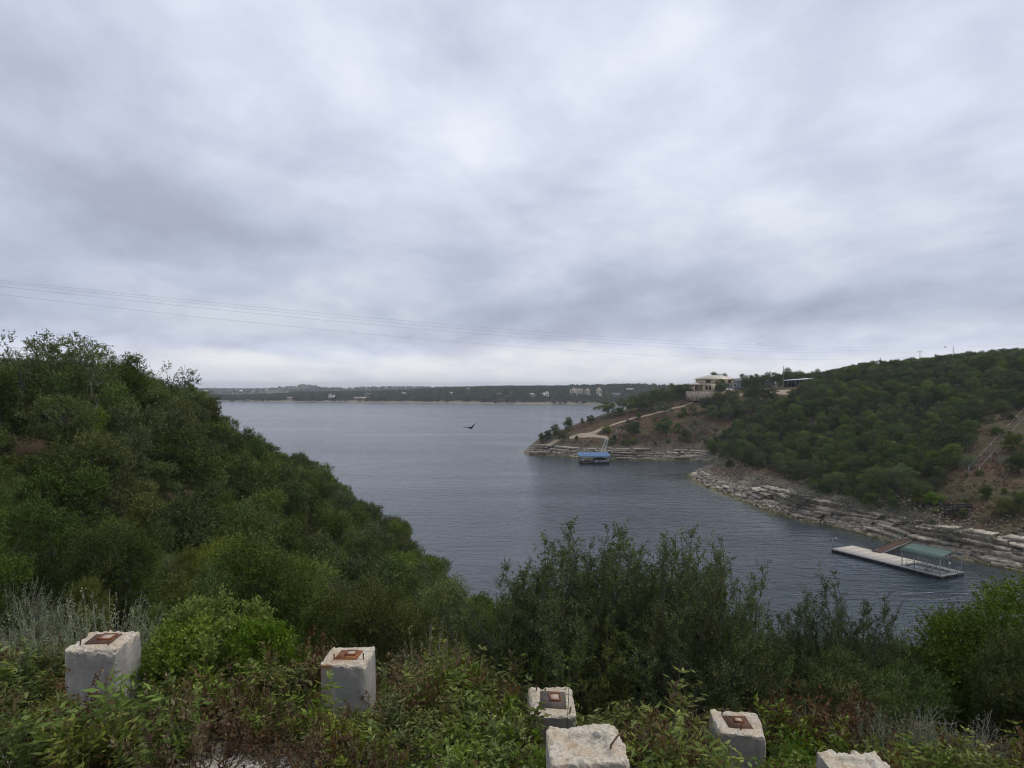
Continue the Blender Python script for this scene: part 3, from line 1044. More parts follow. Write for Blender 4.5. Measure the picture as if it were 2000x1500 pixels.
# stuff = points + geometry nodes instancing a set of plants
def scatter(name, pts, rots, scls, idx, protos, label, cat):
    col = bpy.data.collections.new(name + "_set")
    for i, me in enumerate(protos):
        o = bpy.data.objects.new("%s_piece_%02d" % (name, i), me)
        col.objects.link(o)
    me = bpy.data.meshes.new(name)
    pts = np.asarray(pts, np.float32)
    me.vertices.add(len(pts))
    me.vertices.foreach_set("co", pts.ravel())
    for nm, typ, val in (("rz", "FLOAT", rots), ("sc", "FLOAT", scls), ("ix", "INT", idx)):
        a = me.attributes.new(nm, typ, "POINT")
        a.data.foreach_set("value", np.asarray(val, np.int32 if typ == "INT" else np.float32))
    o = link(name, me)
    ng = bpy.data.node_groups.new(name, "GeometryNodeTree")
    ng.interface.new_socket("Geometry", in_out="INPUT", socket_type="NodeSocketGeometry")
    ng.interface.new_socket("Geometry", in_out="OUTPUT", socket_type="NodeSocketGeometry")
    gi, go = ng.nodes.new("NodeGroupInput"), ng.nodes.new("NodeGroupOutput")
    ci = ng.nodes.new("GeometryNodeCollectionInfo")
    ci.inputs["Collection"].default_value = col
    ci.inputs["Separate Children"].default_value = True
    ci.inputs["Reset Children"].default_value = True
    ip = ng.nodes.new("GeometryNodeInstanceOnPoints")
    ip.inputs["Pick Instance"].default_value = True

    def attr(nm, dt):
        n = ng.nodes.new("GeometryNodeInputNamedAttribute")
        n.data_type = dt
        n.inputs["Name"].default_value = nm
        return n.outputs["Attribute"]
    cx = ng.nodes.new("ShaderNodeCombineXYZ")
    ng.links.new(attr("rz", "FLOAT"), cx.inputs[2])
    er = ng.nodes.new("FunctionNodeEulerToRotation")
    ng.links.new(cx.outputs[0], er.inputs[0])
    ng.links.new(gi.outputs[0], ip.inputs["Points"])
    ng.links.new(ci.outputs[0], ip.inputs["Instance"])
    ng.links.new(attr("ix", "INT"), ip.inputs["Instance Index"])
    ng.links.new(er.outputs[0], ip.inputs["Rotation"])
    ng.links.new(attr("sc", "FLOAT"), ip.inputs["Scale"])
    ng.links.new(ip.outputs[0], go.inputs[0])
    md = o.modifiers.new("scatter", "NODES")
    md.node_group = ng
    return tag(o, label, cat, kind="stuff")


def jgrid(x0, x1, y0, y1, s, seed):
    g = np.random.default_rng(seed)
    xs_, ys_ = np.meshgrid(np.arange(x0, x1, s), np.arange(y0, y1, s))
    ys_ = ys_ + (np.arange(xs_.shape[1]) % 2) * s * 0.5
    return (xs_ + g.uniform(-.42, .42, xs_.shape) * s).ravel(), (ys_ + g.uniform(-.42, .42, ys_.shape) * s).ravel()


# ------------------------------------------------------------------ shore rocks
def hit(px, py, hf, y0, y1, n=400):
    """first place where the sight line of a pixel meets the ground"""
    Ys = np.linspace(y0, y1, n)
    xs_ = (px - 1000) / F * Ys
    zr = H0 + (HY - py) / F * Ys
    zg = hf(xs_, Ys)
    k = np.argmax(zg >= zr) if (zg >= zr).any() else np.argmax((zg - zr) / Ys - (zg < 0.5) * 9)
    return np.array((xs_[k], Ys[k], zg[k]))


def h1(hf, x, y):
    return float(hf(np.array([x]), np.array([y]))[0])


bank = bpy.data.objects["right_bank"]


def rock_arrays(g, sx, sy, sz, n=8, flat=True):
    a = np.arange(n) * 2 * math.pi / n + g.uniform(-.25, .25, n)
    rr = g.uniform(0.68, 1.15, n)
    ring = np.stack([np.cos(a) * rr * sx / 2, np.sin(a) * rr * sy / 2], 1)
    lev = ((0.0, 0.94), (0.4, 1.03), (0.9, 1.0), (1.0, 0.9)) if flat else ((0.0, 0.7), (0.35, 1.02), (0.7, 0.85), (1.0, 0.42))
    V = []
    for h, k in lev:
        j = g.uniform(0.93, 1.07, (n, 1))
        z = h * sz + g.normal(0, 0.05 * sz, n)
        V.append(np.column_stack([ring * k * j, z]))
    V = np.concatenate(V + [np.array([[0, 0, sz * 1.02]])])
    q = []
    for l in range(3):
        for i in range(n):
            q.append((l * n + i, l * n + (i + 1) % n, (l + 1) * n + (i + 1) % n, (l + 1) * n + i))
    t = [(3 * n + i, 3 * n + (i + 1) % n, 4 * n) for i in range(n)]
    return V, np.array(q), np.array(t)


g = np.random.default_rng(5)
SLABS = []
for i in range(9):
    V, q, t = rock_arrays(g, 1.0, 0.62, 0.2, 9, True)
    SLABS.append(mesh_np("rock_slab", V, q, t, [M["rock"]]))
BOULD = []
for i in range(8):
    V, q, t = rock_arrays(g, 1.0, 0.8, 0.6, 8, False)
    BOULD.append(mesh_np("stone", V, q, t, [M["rock"]]))


def along(line, i0, i1):
    P = line[i0:i1]
    s = np.concatenate([[0], np.cumsum(np.linalg.norm(np.diff(P, axis=0), axis=1))])

    def at(u):
        p = np.stack([np.interp(u, s, P[:, 0]), np.interp(u, s, P[:, 1])], -1)
        e = 0.5
        q = np.stack([np.interp(u + e, s, P[:, 0]), np.interp(u + e, s, P[:, 1])], -1)
        q0 = np.stack([np.interp(u - e, s, P[:, 0]), np.interp(u - e, s, P[:, 1])], -1)
        return p, unit(q - q0)
    return at, s[-1]


iA = int(np.argmin(np.abs(RIGHT_SHORE[:, 0] - 105) + np.abs(RIGHT_SHORE[:, 1] - 102)))
iB = int(np.argmin(np.hypot(RIGHT_SHORE[:, 0] - 66, RIGHT_SHORE[:, 1] - 242)))
iC = int(np.argmin(np.hypot(RIGHT_SHORE[:, 0] - 78, RIGHT_SHORE[:, 1] - 278)))
iD = int(np.argmin(np.hypot(RIGHT_SHORE[:, 0] - 7, RIGHT_SHORE[:, 1] - 307)))
atN, lenN = along(RIGHT_SHORE, iA, iB + 1)
atP, lenP = along(RIGHT_SHORE, iC, iD + 1)


def place_rocks(at, ln, layers, step, size, cap, seed, d0=0.3, dk=1.05, name="rock_slab", protos=SLABS, out=None, sink=0.12):
    g = np.random.default_rng(seed)
    n = 0
    for k in range(layers):
        u = g.uniform(0, step)
        while u < ln:
            sz = size * g.uniform(0.45, 1.55)
            p, tg = at(u)
            nrm = np.array((tg[1], -tg[0]))           # land side for this winding
            d = d0 + dk * k + g.normal(0, 0.35)
            xy = p + nrm * d
            z = h1(right_h, xy[0], xy[1])
            u += step * g.uniform(0.5, 1.45)
            if g.uniform() < 0.12 or z < -1.0 or z > 7:
                continue
            rz = math.atan2(tg[1], tg[0]) + g.normal(0, 0.22)
            if out is not None:
                out.append((xy[0], xy[1], z - sink * sz, rz, sz))
            elif n < cap:
                o = link(name, protos[g.integers(len(protos))], bank, (xy[0], xy[1], z - sink * sz), (g.normal(0, .07), g.normal(0, .07), rz), (sz, sz * g.uniform(.75, 1.2), sz * g.uniform(0.7, 1.25)))
                n += 1


# side check: the land side must have positive distance
_p, _t = atN(np.array(lenN * 0.5))
if float(shore_dist(np.array([_p[0] + _t[1] * 2]), np.array([_p[1] - _t[0] * 2]), RIGHT_SHORE, RIGHT_CLOSE)[0]) < 0:
    raise RuntimeError("shore winding")

def ledges(at, ln, layers, seed, z0, dz, d0, dd, lmin, lmax, gap):
    """long beds of limestone stepping up the bank, broken at the joints"""
    g = np.random.default_rng(seed)
    for k in range(layers):
        u = g.uniform(0, 4)
        while u < ln - 3:
            L_ = g.uniform(lmin, lmax)
            us = np.arange(u, min(u + L_, ln - 0.6), 0.55)
            u += L_ + g.uniform(0.1, gap)
            if len(us) < 4:
                continue
            P, T = at(us)
            nrm = np.stack([T[:, 1], -T[:, 0]], 1)
            df = d0 + dd * k + g.normal(0, 0.3) + np.cumsum(g.normal(0, 0.13, len(us))) + g.normal(0, 0.12, len(us))
            zt = z0 + dz * k + g.normal(0, 0.1) + 0.35 * np.sin(us * 0.11 + k)
            th = dz * g.uniform(0.55, 0.95)
            m = len(us)
            jz = g.normal(0, 0.03, (m, 4))
            rows = [(df + 0.12, zt - th), (df - 0.04, zt - th * 0.35), (df, zt - 0.05), (df + 0.22, zt), (df + 2.3, zt + 0.1)]
            V = np.concatenate([np.column_stack([P + nrm * d_[:, None], z_ + (jz[:, min(i, 3)])]) for i, (d_, z_) in enumerate(rows)])
            q = [(r * m + i, (r + 1) * m + i, (r + 1) * m + i + 1, r * m + i + 1) for r in range(4) for i in range(m - 1)]
            ends = [(0, m, 2 * m), (0, 2 * m, 3 * m), (0, 3 * m, 4 * m), (m - 1, 3 * m - 1, 2 * m - 1), (m - 1, 4 * m - 1, 3 * m - 1), (m - 1, 5 * m - 1, 4 * m - 1)]
            MB().add(V, q, ends).build("ledge", M["rock"], bank)


ledges(atN, lenN * 0.62, 6, 21, 0.55, 0.74, 0.5, 0.72, 4, 13, 1.2)
ledges(atP, lenP, 6, 22, 0.5, 0.72, 0.3, 0.7, 5, 16, 1.5)
place_rocks(atN, lenN, 6, 2.9, 2.2, 200, 11, 0.5, 1.0)
place_rocks(atN, lenN, 2, 1.2, 1.0, 270, 12, -0.2, 0.9, "stone", BOULD, sink=0.15)


def rubble(name, lst, seed, flat):
    g = np.random.default_rng(seed)
    mb = MB()
    for x, y, z, rz, sz in lst:
        V, q, t = rock_arrays(g, sz, sz * (0.62 if flat else 0.8), sz * (0.22 if flat else 0.55), 6, flat)
        c, s_ = math.cos(rz), math.sin(rz)
        V = V @ np.array([[c, -s_, 0], [s_, c, 0], [0, 0, 1]]).T + (x, y, z)
        mb.add(V, q, t)
    o = mb.build(name, M["rock"], bank)
    return tag(o, kind="stuff")


lst = []
place_rocks(atP, lenP, 5, 4.6, 2.0, 0, 13, 0.3, 1.0, out=lst)
place_rocks(atP, lenP, 4, 1.0, 0.9, 0, 14, -0.3, 0.7, out=lst)
rubble("cliff_ledges", lst, 3, True)
lst = []
place_rocks(atN, lenN, 16, 0.85, 0.55, 0, 15, 0.2, 1.0, out=lst)
place_rocks(atP, lenP, 6, 0.9, 0.6, 0, 16, -0.2, 0.8, out=lst)
rubble("rubble", lst, 4, False)

# ------------------------------------------------------------------ dirt path and pad on the point
def ribbon(name, pix, width, mat, y0, y1, lift=0.14, hf=right_h):
    P = np.array([hit(a, b, hf, y0, y1)[:2] for a, b in pix])
    P = smooth_line(P, 6)
    wd = np.interp(np.linspace(0, 1, len(P)), np.linspace(0, 1, len(width)), width)
    T = unit(np.gradient(P, axis=0))
    Nn = np.stack([T[:, 1], -T[:, 0]], 1)
    ks = np.linspace(-1, 1, 7)
    V = P[:, None] + Nn[:, None] * (ks[None, :, None] * wd[:, None, None] / 2) + np.random.default_rng(3).normal(0, 0.12, (len(P), 7, 2))
    Z = hf(V[..., 0], V[..., 1]) + lift
    Z[:, 0] -= lift * 2.5
    Z[:, -1] -= lift * 2.5
    m = len(P)
    i, j = np.meshgrid(np.arange(m - 1), np.arange(6), indexing="ij")
    a = i * 7 + j
    q = np.stack([a, a + 1, a + 8, a + 7], -1).reshape(-1, 4)
    o = link(name, mesh_np(name, np.concatenate([V, Z[..., None]], 2), q, None, [mat], smooth=True))
    return tag(o, kind="structure")


M["dirt"] = plain("pale_dirt", (0.36, 0.29, 0.21), 0.95, 0.3, 0.8)
ribbon("path", [(1108, 856), (1125, 853), (1150, 850), (1163, 844), (1182, 835), (1222, 822), (1262, 812), (1290, 805), (1328, 795), (1352, 786)], [2.0, 3.5, 4.5, 2.6, 1.5, 1.4, 1.3, 1.3, 1.3, 1.2], M["dirt"], 286, 350)
ribbon("path", [(1042, 884), (1056, 876), (1075, 868), (1095, 858), (1110, 855)], [2.2, 2.2, 1.8, 1.6, 2.0], M["dirt"], 286, 340)
ribbon("path", [(1150, 851), (1170, 853), (1186, 855)], [3.0, 3.0, 2.0], M["dirt"], 286, 340)
ribbon("gravel_yard", [(1440, 772), (1475, 768), (1510, 767), (1535, 766), (1565, 764)], [3, 5, 7, 10, 8], M["dirt"], 322, 362)

# ------------------------------------------------------------------ hillside woods
SIL = np.array([(-200, 670), (0, 712), (60, 698), (130, 694), (200, 712), (300, 734), (370, 760), (420, 800), (470, 845), (560, 885), (620, 908), (680, 944), (770, 1004), (850, 1056), (925, 1126),
                (960, 1155), (1000, 1180), (1200, 1240), (1450, 1240), (1560, 1235), (1700, 1250), (1800, 1262), (1850, 1215), (1920, 1180), (2000, 1165), (2200, 1150)], float)
SILR = np.array([(1300, 900), (1380, 862), (1400, 845), (1450, 812), (1500, 780), (1550, 752), (1590, 737), (1650, 718), (1720, 704), (1800, 693), (1900, 688), (2000, 684), (2300, 670)], float)


def fit_height(x, y, z, h, r, sil, margin=0):
    """largest height up to h whose crown stays under the skyline"""
    px, _ = proj(x, y, z)
    lim = np.interp(px, sil[:, 0], sil[:, 1]) + margin
    ztop = H0 + (HY - lim) / F * y
    hh = np.minimum(h, ztop - z)
    # the right-hand flank of the crown at 60 % height
    pxr = px + F * r * 0.8 * (hh / h) / y
    limr = np.interp(pxr, sil[:, 0], sil[:, 1]) + margin
    hh = np.minimum(hh, (H0 + (HY - limr) / F * y - z) / 0.62)
    return hh


BUF = np.zeros((375, 500), bool)


def seen(x, y, z, h, r, mark=True):
    px, top = proj(x, y, z + h)
    _, bot = proj(x, y, z + 0.15 * h)
    w = F * r * 0.8 / y
    a, b, c, d = int((px - w) / 4), int((px + w) / 4) + 1, int(top / 4), int(bot / 4) + 1
    a, b, c, d = max(a, 0), min(b, 500), max(c, 0), min(d, 375)
    if a >= b or c >= d:
        return 0.0
    sub = BUF[c:d, a:b]
    fr = 1 - sub.mean()
    n = (~sub).sum()
    if mark:
        BUF[c:d, a:b] = True
    return n if fr > 0.12 else 0


def wood(cands, counts):
    """cands: list of (kind, x, y, z, h, region) sorted near to far -> individuals and leftovers"""
    indiv, rest = [], []
    cands.sort(key=lambda c: c[2])
    sc = []
    for c in cands:
        k, x, y, z, h, reg_ = c
        r = h * 0.42
        sc.append(seen(x, y, z, h, r))
    order = np.argsort([-s for s in sc])
    left = dict(counts)
    for i in order:
        c = cands[i]
        key = c[0].replace("near_", "")
        if sc[i] > 0 and left.get(key, 0) > 0:
            left[key] -= 1
            indiv.append(c)
        else:
            rest.append(c)
    return indiv, rest


g = np.random.default_rng(31)
cand = []
# near bank and left hill
x, y = jgrid(-70, 60, 12.5, 34, 2.5, 1)
x2, y2 = jgrid(-95, 60, 34, 150, 3.7, 2)
x, y = np.concatenate([x, x2]), np.concatenate([y, y2])
z = near_h(x, y)
ok = (np.abs(x) < y * 0.80 + 4) & (z > 0.6) & (y > 12.5 + np.abs(x) * 0.05)
ok &= ~((x > -1.5) & (x < 8.5) & (y < 14.5))
x, y, z = x[ok], y[ok], z[ok]
h = np.where(y < 34, g.uniform(1.5, 3.9, len(x)), 2.8 + 4.0 * g.uniform(0, 1, len(x)) ** 1.2)
h = np.minimum(h, 1.3 + 0.12 * y)
hh = fit_height(x, y, z, h, h * 0.42, SIL, g.uniform(-14, 22, len(x)))
for i in range(len(x)):
    if hh[i] < 0.9:
        continue
    u = g.uniform()
    if y[i] < 34:
        k = "near_juniper" if u < 0.55 else "near_oak"
    else:
        k = "juniper" if u < 0.7 else "oak"
    cand.append((k, x[i], y[i], z[i] - 0.1, hh[i], "left"))

# right hill
x, y = jgrid(60, 360, 120, 380, 3.6, 3)
z = right_h(x, y)
px, py = proj(x, y, z)
ok = in_poly(px, py, WOODR) & (z > 2)
x, y, z = x[ok], y[ok], z[ok]
h = 2.5 + 3.8 * g.uniform(0, 1, len(x)) ** 1.6
hh = fit_height(x, y, z, h, h * 0.42, SILR, g.uniform(-6, 9, len(x)))
for i in range(len(x)):
    if hh[i] > 1.4:
        cand.append(("juniper" if g.uniform() < 0.68 else "oak", x[i], y[i], z[i] - 0.15, hh[i], "right"))

indiv, rest = wood(cand, dict(juniper=295, oak=190))
LBL = {("juniper", "left"): ("dark green juniper in the left slope's wood", "junipers on the left slope"),
       ("oak", "left"): ("rounded dark oak in the left slope's wood", "oaks on the left slope"),
       ("juniper", "right"): ("green juniper in the right hillside's wood", "junipers on the right hillside"),
       ("oak", "right"): ("dark rounded oak in the right hillside's wood", "oaks on the right hillside"),
       ("near_juniper", "left"): ("small juniper on the bank sloping down behind the concrete piers", "junipers behind the piers"),
       ("near_oak", "left"): ("small oak on the bank sloping down behind the concrete piers", "oaks behind the piers")}
for k, x, y, z, h, rg in indiv:
    lb, gr = LBL[(k, rg)]
    px_, py_ = proj(x, y, z + h)
    if rg == "right":
        sil_ = np.interp(px_, SILR[:, 0], SILR[:, 1])
        zone = "along its skyline" if py_ < sil_ + 14 else ("in the rows above the bluff" if z < 8 else ("on its left part" if px_ < 1580 else ("in its middle" if px_ < 1790 else "near the clearing")))
        lb, gr = lb + ", " + zone, gr + " " + zone
    elif not k.startswith("near_"):
        sil_ = np.interp(px_, SIL[:, 0], SIL[:, 1])
        zone = "on its outline" if py_ < sil_ + 20 else ("near the water" if px_ > 520 else ("in its upper left part" if py_ < 900 else "in its lower left part"))
        lb, gr = lb + ", " + zone, gr + " " + zone
    else:
        zone = "left of the leftmost pier" if px_ < 250 else ("between the two left piers" if px_ < 650 else ("between the rust-streaked pier and the dark thicket" if px_ < 1000 else "right of the big dark thicket"))
        lb, gr = ("small juniper" if "juniper" in k else "small oak") + " on the bank, seen " + zone, gr + " " + zone
    pr = PROTO[k][0]
    s_ = h / pr["H"]
    wf = g.uniform(0.7, 1.0) if rg == "left" else g.uniform(0.9, 1.2)
    plant(k, x, y, z, s_ * wf, lb, gr, sz=s_)

JOIN = {}


def joined(kind):
    if kind not in JOIN:
        JOIN[kind] = [pr["plant"].joined(kind + "_whole", pr["lm"], pr["wm"]) for pr in PROTO[kind]]
    return JOIN[kind]


def scatter_list(name, lst, label, cat, kinds):
    protos, off = [], {}
    for k in kinds:
        off[k] = len(protos)
        protos += joined(k)
    pts = [(x, y, z) for k, x, y, z, h, *_ in lst]
    ix = [off[k] + g.integers(len(PROTO[k])) for k, *_ in lst]
    sc = [h / PROTO[k][0]["H"] for k, x, y, z, h, *_ in lst]
    return scatter(name, pts, g.uniform(0, 6.28, len(lst)), sc, ix, protos, label, cat)


for rg, nm, lb in (("left", "left_wood", "rest of the close juniper and oak wood on the left slope"), ("right", "right_wood", "rest of the close juniper and oak wood on the right hillside")):
    sub = [c for c in rest if c[5] == rg]
    scatter_list(nm, sub, lb, "wood", ["juniper", "oak", "near_juniper", "near_oak"])

# back of the point, beyond the house
x, y = jgrid(66, 420, 352, 1150, 8.5, 9)
z = right_h(x, y)
px, py = proj(x, y, z)
ok = (z > 2.0) & (px > 1150) & (px < 1700) & ~((y < 400) & (x > 86) & (x < 185) & (y < 372))
lst = [(("juniper", "oak")[int(g.uniform() < 0.5)], a, b, c - 0.2, min(g.uniform(5, 8), 30 + (HY - np.interp(p, (1150, 1190, 1300, 1340, 1460, 1600, 1700), (768, 764, 748, 744, 738, 728, 705))) / F * b - c)) for a, b, c, p in zip(x[ok], y[ok], z[ok], px[ok])]
scatter_list("point_wood", [l for l in lst if l[4] > 1.5], "dark wood along the shore behind the cream house", "wood", ["juniper", "oak"])

# far shore woods
FARP = []
for s in range(5):
    p = tree(300 + s, 8.0, 4.5, "bush", 9, 2.0, 16, 6, 1.3, 0.8, 1.3, base=0.05, stems=1, trunk_r=0.2)
    FARP.append(p.joined("far_tree", M["far"], M["bark"]))


def far_wood(name, x, y, z, s0, s1, label):
    n = len(x)
    scatter(name, np.stack([x, y, z - 0.6], 1), g.uniform(0, 6.28, n), g.uniform(s0, s1, n), g.integers(0, 5, n), FARP, label, "wood")


HOUSE_SPOTS = []      # (x, y, half width) kept clear of far trees, filled below

# ------------------------------------------------------------------ houses
M["cream"] = plain("cream_stucco", (0.54, 0.46, 0.33), 0.9, 0.12, 1.2)
M["white"] = plain("white_paint", (0.74, 0.73, 0.70), 0.7, 0.1, 1.5)
M["tan"] = plain("tan_stone", (0.40, 0.33, 0.25), 0.9, 0.25, 1.0)
M["greywall"] = plain("grey_siding", (0.22, 0.23, 0.24), 0.8, 0.15, 1.0)
M["brownwall"] = plain("brown_siding", (0.16, 0.11, 0.085), 0.85, 0.2, 1.0)
M["paleroof"] = plain("pale_metal_roof", (0.52, 0.47, 0.37), 0.45, 0.1, 0.8, 0.1)
M["greyroof"] = plain("grey_roof", (0.12, 0.125, 0.135), 0.7, 0.2, 1.0)
M["oliveroof"] = plain("tan_roof", (0.34, 0.30, 0.20), 0.8, 0.2, 1.0)
M["whiteroof"] = plain("white_metal_roof", (0.70, 0.71, 0.72), 0.4, 0.08, 0.8, 0.1)
M["glass"] = plain("window_glass", (0.02, 0.023, 0.026), 0.12, 0.2, 2.0, 0.0, 0.6)
M["darkwood"] = plain("dark_timber", (0.025, 0.024, 0.024), 0.85, 0.3, 4.0)
M["timber"] = plain("grey_timber", (0.24, 0.21, 0.18), 0.9, 0.3, 4.0)
M["brownboard"] = plain("brown_deck_board", (0.115, 0.068, 0.048), 0.85, 0.25, 3.0)
M["steel"] = plain("galvanised_steel", (0.34, 0.36, 0.37), 0.5, 0.2, 5.0, 0.5)
M["deck"] = plain("bleached_deck", (0.50, 0.45, 0.38), 0.9, 0.14, 1.2)
M["greydeck"] = plain("grey_deck", (0.27, 0.265, 0.26), 0.9, 0.15, 1.2)
M["black"] = plain("black_float", (0.018, 0.018, 0.019), 0.7, 0.3, 3.0)
M["greenroof"] = plain("green_metal_roof", (0.085, 0.145, 0.122), 0.45, 0.1, 0.9, 0.1)
M["blueroof"] = plain("blue_metal_roof", (0.085, 0.175, 0.32), 0.6, 0.08, 0.9, 0.1)
M["navy"] = plain("navy_boat_cover", (0.012, 0.015, 0.03), 0.6, 0.3, 3.0)
M["feather"] = plain("black_feather", (0.010, 0.009, 0.009), 0.8, 0.3, 8.0)
M["wire"] = plain("wire", (0.2, 0.2, 0.21), 0.6, 0.1, 1.0)


def stonewall_mat():
    m, t, out = new_mat("rubble_masonry")
    co = objco(t)
    vo = t.nodes.new("ShaderNodeTexVoronoi")
    vo.inputs["Scale"].default_value = 2.2
    t.links.new(co, vo.inputs["Vector"])
    n = noise(t, co, 3.0, 4, 0.6)
    c = ramp(t, noise(t, vo.outputs["Position"], 5.0, 1, 0.5), [(0.3, (0.22, 0.15, 0.12)), (0.5, (0.42, 0.34, 0.27)), (0.7, (0.60, 0.54, 0.45))])
    c = mixc(t, ramp(t, n, [(0.5, 0.0), (0.7, 0.4)]), c, (0.2, 0.17, 0.14))
    principled(t, out, c, 0.95, vo.outputs["Distance"], 0.6, 0.08, spec=0.1)
    return m


M["masonry"] = stonewall_mat()


def hip_roof(mb, cx, cy, z, w, d, rise, ridge, over=0.6, thick=0.22):
    x, y = w / 2 + over, d / 2 + over
    r = ridge / 2
    V = [(-x, -y, 0), (x, -y, 0), (x, y, 0), (-x, y, 0), (-x, -y, thick), (x, -y, thick), (x, y, thick), (-x, y, thick), (-r, 0, thick + rise), (r, 0, thick + rise)]
    V = np.array(V, float) + (cx, cy, z)
    mb.add(V, [(0, 3, 2, 1), (0, 1, 5, 4), (1, 2, 6, 5), (2, 3, 7, 6), (3, 0, 4, 7), (4, 5, 9, 8), (6, 7, 8, 9)], [(5, 6, 9), (7, 4, 8)])
    return mb


def gable_roof(mb, cx, cy, z, w, d, rise, over=0.4, thick=0.2, along_x=True):
    """ridge along x by default"""
    x, y = w / 2 + over, d / 2 + over
    V = np.array([(-x, -y, 0), (x, -y, 0), (x, 0, rise), (-x, 0, rise), (x, y, 0), (-x, y, 0),
                  (-x, -y, thick), (x, -y, thick), (x, 0, rise + thick), (-x, 0, rise + thick), (x, y, thick), (-x, y, thick)], float)
    if not along_x:
        V = V[:, [1, 0, 2]] * (-1, 1, 1)
    q = [(6, 7, 8, 9), (9, 8, 10, 11), (0, 3, 2, 1), (3, 5, 4, 2), (0, 1, 7, 6), (4, 5, 11, 10), (1, 2, 8, 7), (2, 4, 10, 8), (0, 6, 9, 3), (3, 9, 11, 5)]
    mb.add(V + (cx, cy, z), q)
    return mb


def gable_wall(mb, cx, cy, z, w, d, h, rise, along_x=True):
    x, y = w / 2, d / 2
    V = np.array([(-x, -y, 0), (x, -y, 0), (x, y, 0), (-x, y, 0), (-x, -y, h), (x, -y, h), (x, y, h), (-x, y, h), (-x, 0, h + rise), (x, 0, h + rise)], float)
    if not along_x:
        V = V[:, [1, 0, 2]] * (-1, 1, 1)
    mb.add(V + (cx, cy, z), [(0, 1, 5, 4), (2, 3, 7, 6), (1, 2, 6, 5), (3, 0, 4, 7), (4, 5, 9, 8), (6, 7, 8, 9)], [(5, 6, 9), (7, 4, 8)])
    return mb


def window(parent, x, y, z, w, h, frame=None, name="window"):
    """window on a wall that faces -y of the house"""
    fr = MB()
    t = 0.14
    fr.box((x, y - 0.05, z + h / 2 + t / 2), (w + 2 * t, 0.16, t)).box((x, y - 0.05, z - h / 2 - t / 2), (w + 2 * t, 0.16, t))
    fr.box((x - w / 2 - t / 2, y - 0.05, z), (t, 0.16, h)).box((x + w / 2 + t / 2, y - 0.05, z), (t, 0.16, h))
    o = fr.build(name, frame or M["white"], parent)
    MB().box((x, y - 0.01, z), (w, 0.06, h)).build("pane", M["glass"], o)
    return o


# the cream house on the point
HB = (101.5, 338.0, 28.1)
house = thing("house", "two-storey cream house with pale hip roof above the stone retaining wall", "house", HB, R(6))
MB().box((1.0, 5.5, 4.0 + 0.9), (15.5, 11, 2.2)).box((-1.8, 5.5, 1.9), (9.9, 11, 3.8)).build("wall", M["cream"], house)
o = MB()
hip_roof(o, 1.0, 5.5, 6.0, 15.5, 11, 1.9, 7.5, 0.9).build("roof", M["paleroof"], house)
o = MB()
hip_roof(o, -9.0, 4.6, 3.3, 5.2, 9, 1.0, 1.0, 0.5).build("porch_roof", M["paleroof"], house)
MB().box((-8.9, 6.2, 1.65), (4.4, 5.4, 3.3)).build("porch_wall", M["cream"], house)
for xx in (-11.4, -9.2, -7.0):
    MB().box((xx, 0.2, 1.65), (0.32, 0.32, 3.3)).build("porch_post", M["cream"], house)
for xx in (-5.2, -3.9, 3.2, 6.4):
    window(house, xx, 0, 4.95, 0.95, 1.2, M["brownwall"])
for xx in (-5.4, -3.7, -0.4, 1.6):
    window(house, xx, 0, 1.9, 1.0, 1.8, M["brownwall"])
for xx in (-9.8, -8.2):
    window(house, xx, 3.5, 1.7, 1.0, 1.9, M["brownwall"])
for xx in (4.2, 8.4):
    for yy in (0.3, 10.6):
        MB().box((xx, yy, 1.9), (0.4, 0.4, 3.8)).build("support_post", M["tan"], house)
MB().box((5.9, 9.5, 1.9), (5.6, 0.3, 3.8)).build("rear_wall", M["darkwood"], house)
# parked car under the house
car = thing("parked_car", "white car parked beneath the right end of the cream house", "car", (107.6, 338.5, 28.15), R(14))
cb = MB()
prof = [(-2.1, 0.35), (2.1, 0.35), (2.15, 0.8), (1.2, 0.92), (0.6, 1.42), (-1.2, 1.45), (-1.9, 0.95), (-2.15, 0.85)]
n = len(prof)
V = [(a, -0.85, b) for a, b in prof] + [(a, 0.85, b) for a, b in prof]
cb.add(V, [(i, (i + 1) % n, n + (i + 1) % n, n + i) for i in range(n)], [(0, i + 1, i) for i in range(1, n - 1)] + [(n, n + i, n + i + 1) for i in range(1, n - 1)])
cb.build("body", M["white"], car)
MB().box((-0.3, -0.87, 1.16), (1.5, 0.04, 0.34)).build("side_window", M["glass"], car)
for a in (-1.3, 1.3):
    for b in (-0.8, 0.8):
        an = np.linspace(0, 2 * math.pi, 13)[:-1]
        V = [(a + 0.33 * math.cos(q_), b + s_ * 0.1, 0.33 + 0.33 * math.sin(q_)) for s_ in (-1, 1) for q_ in an]
        MB().add(V, [(i, (i + 1) % 12, 12 + (i + 1) % 12, 12 + i) for i in range(12)], [(0, i + 1, i) for i in range(1, 11)] + [(12, 12 + i, 12 + i + 1) for i in range(1, 11)]).build("wheel", M["black"], car)

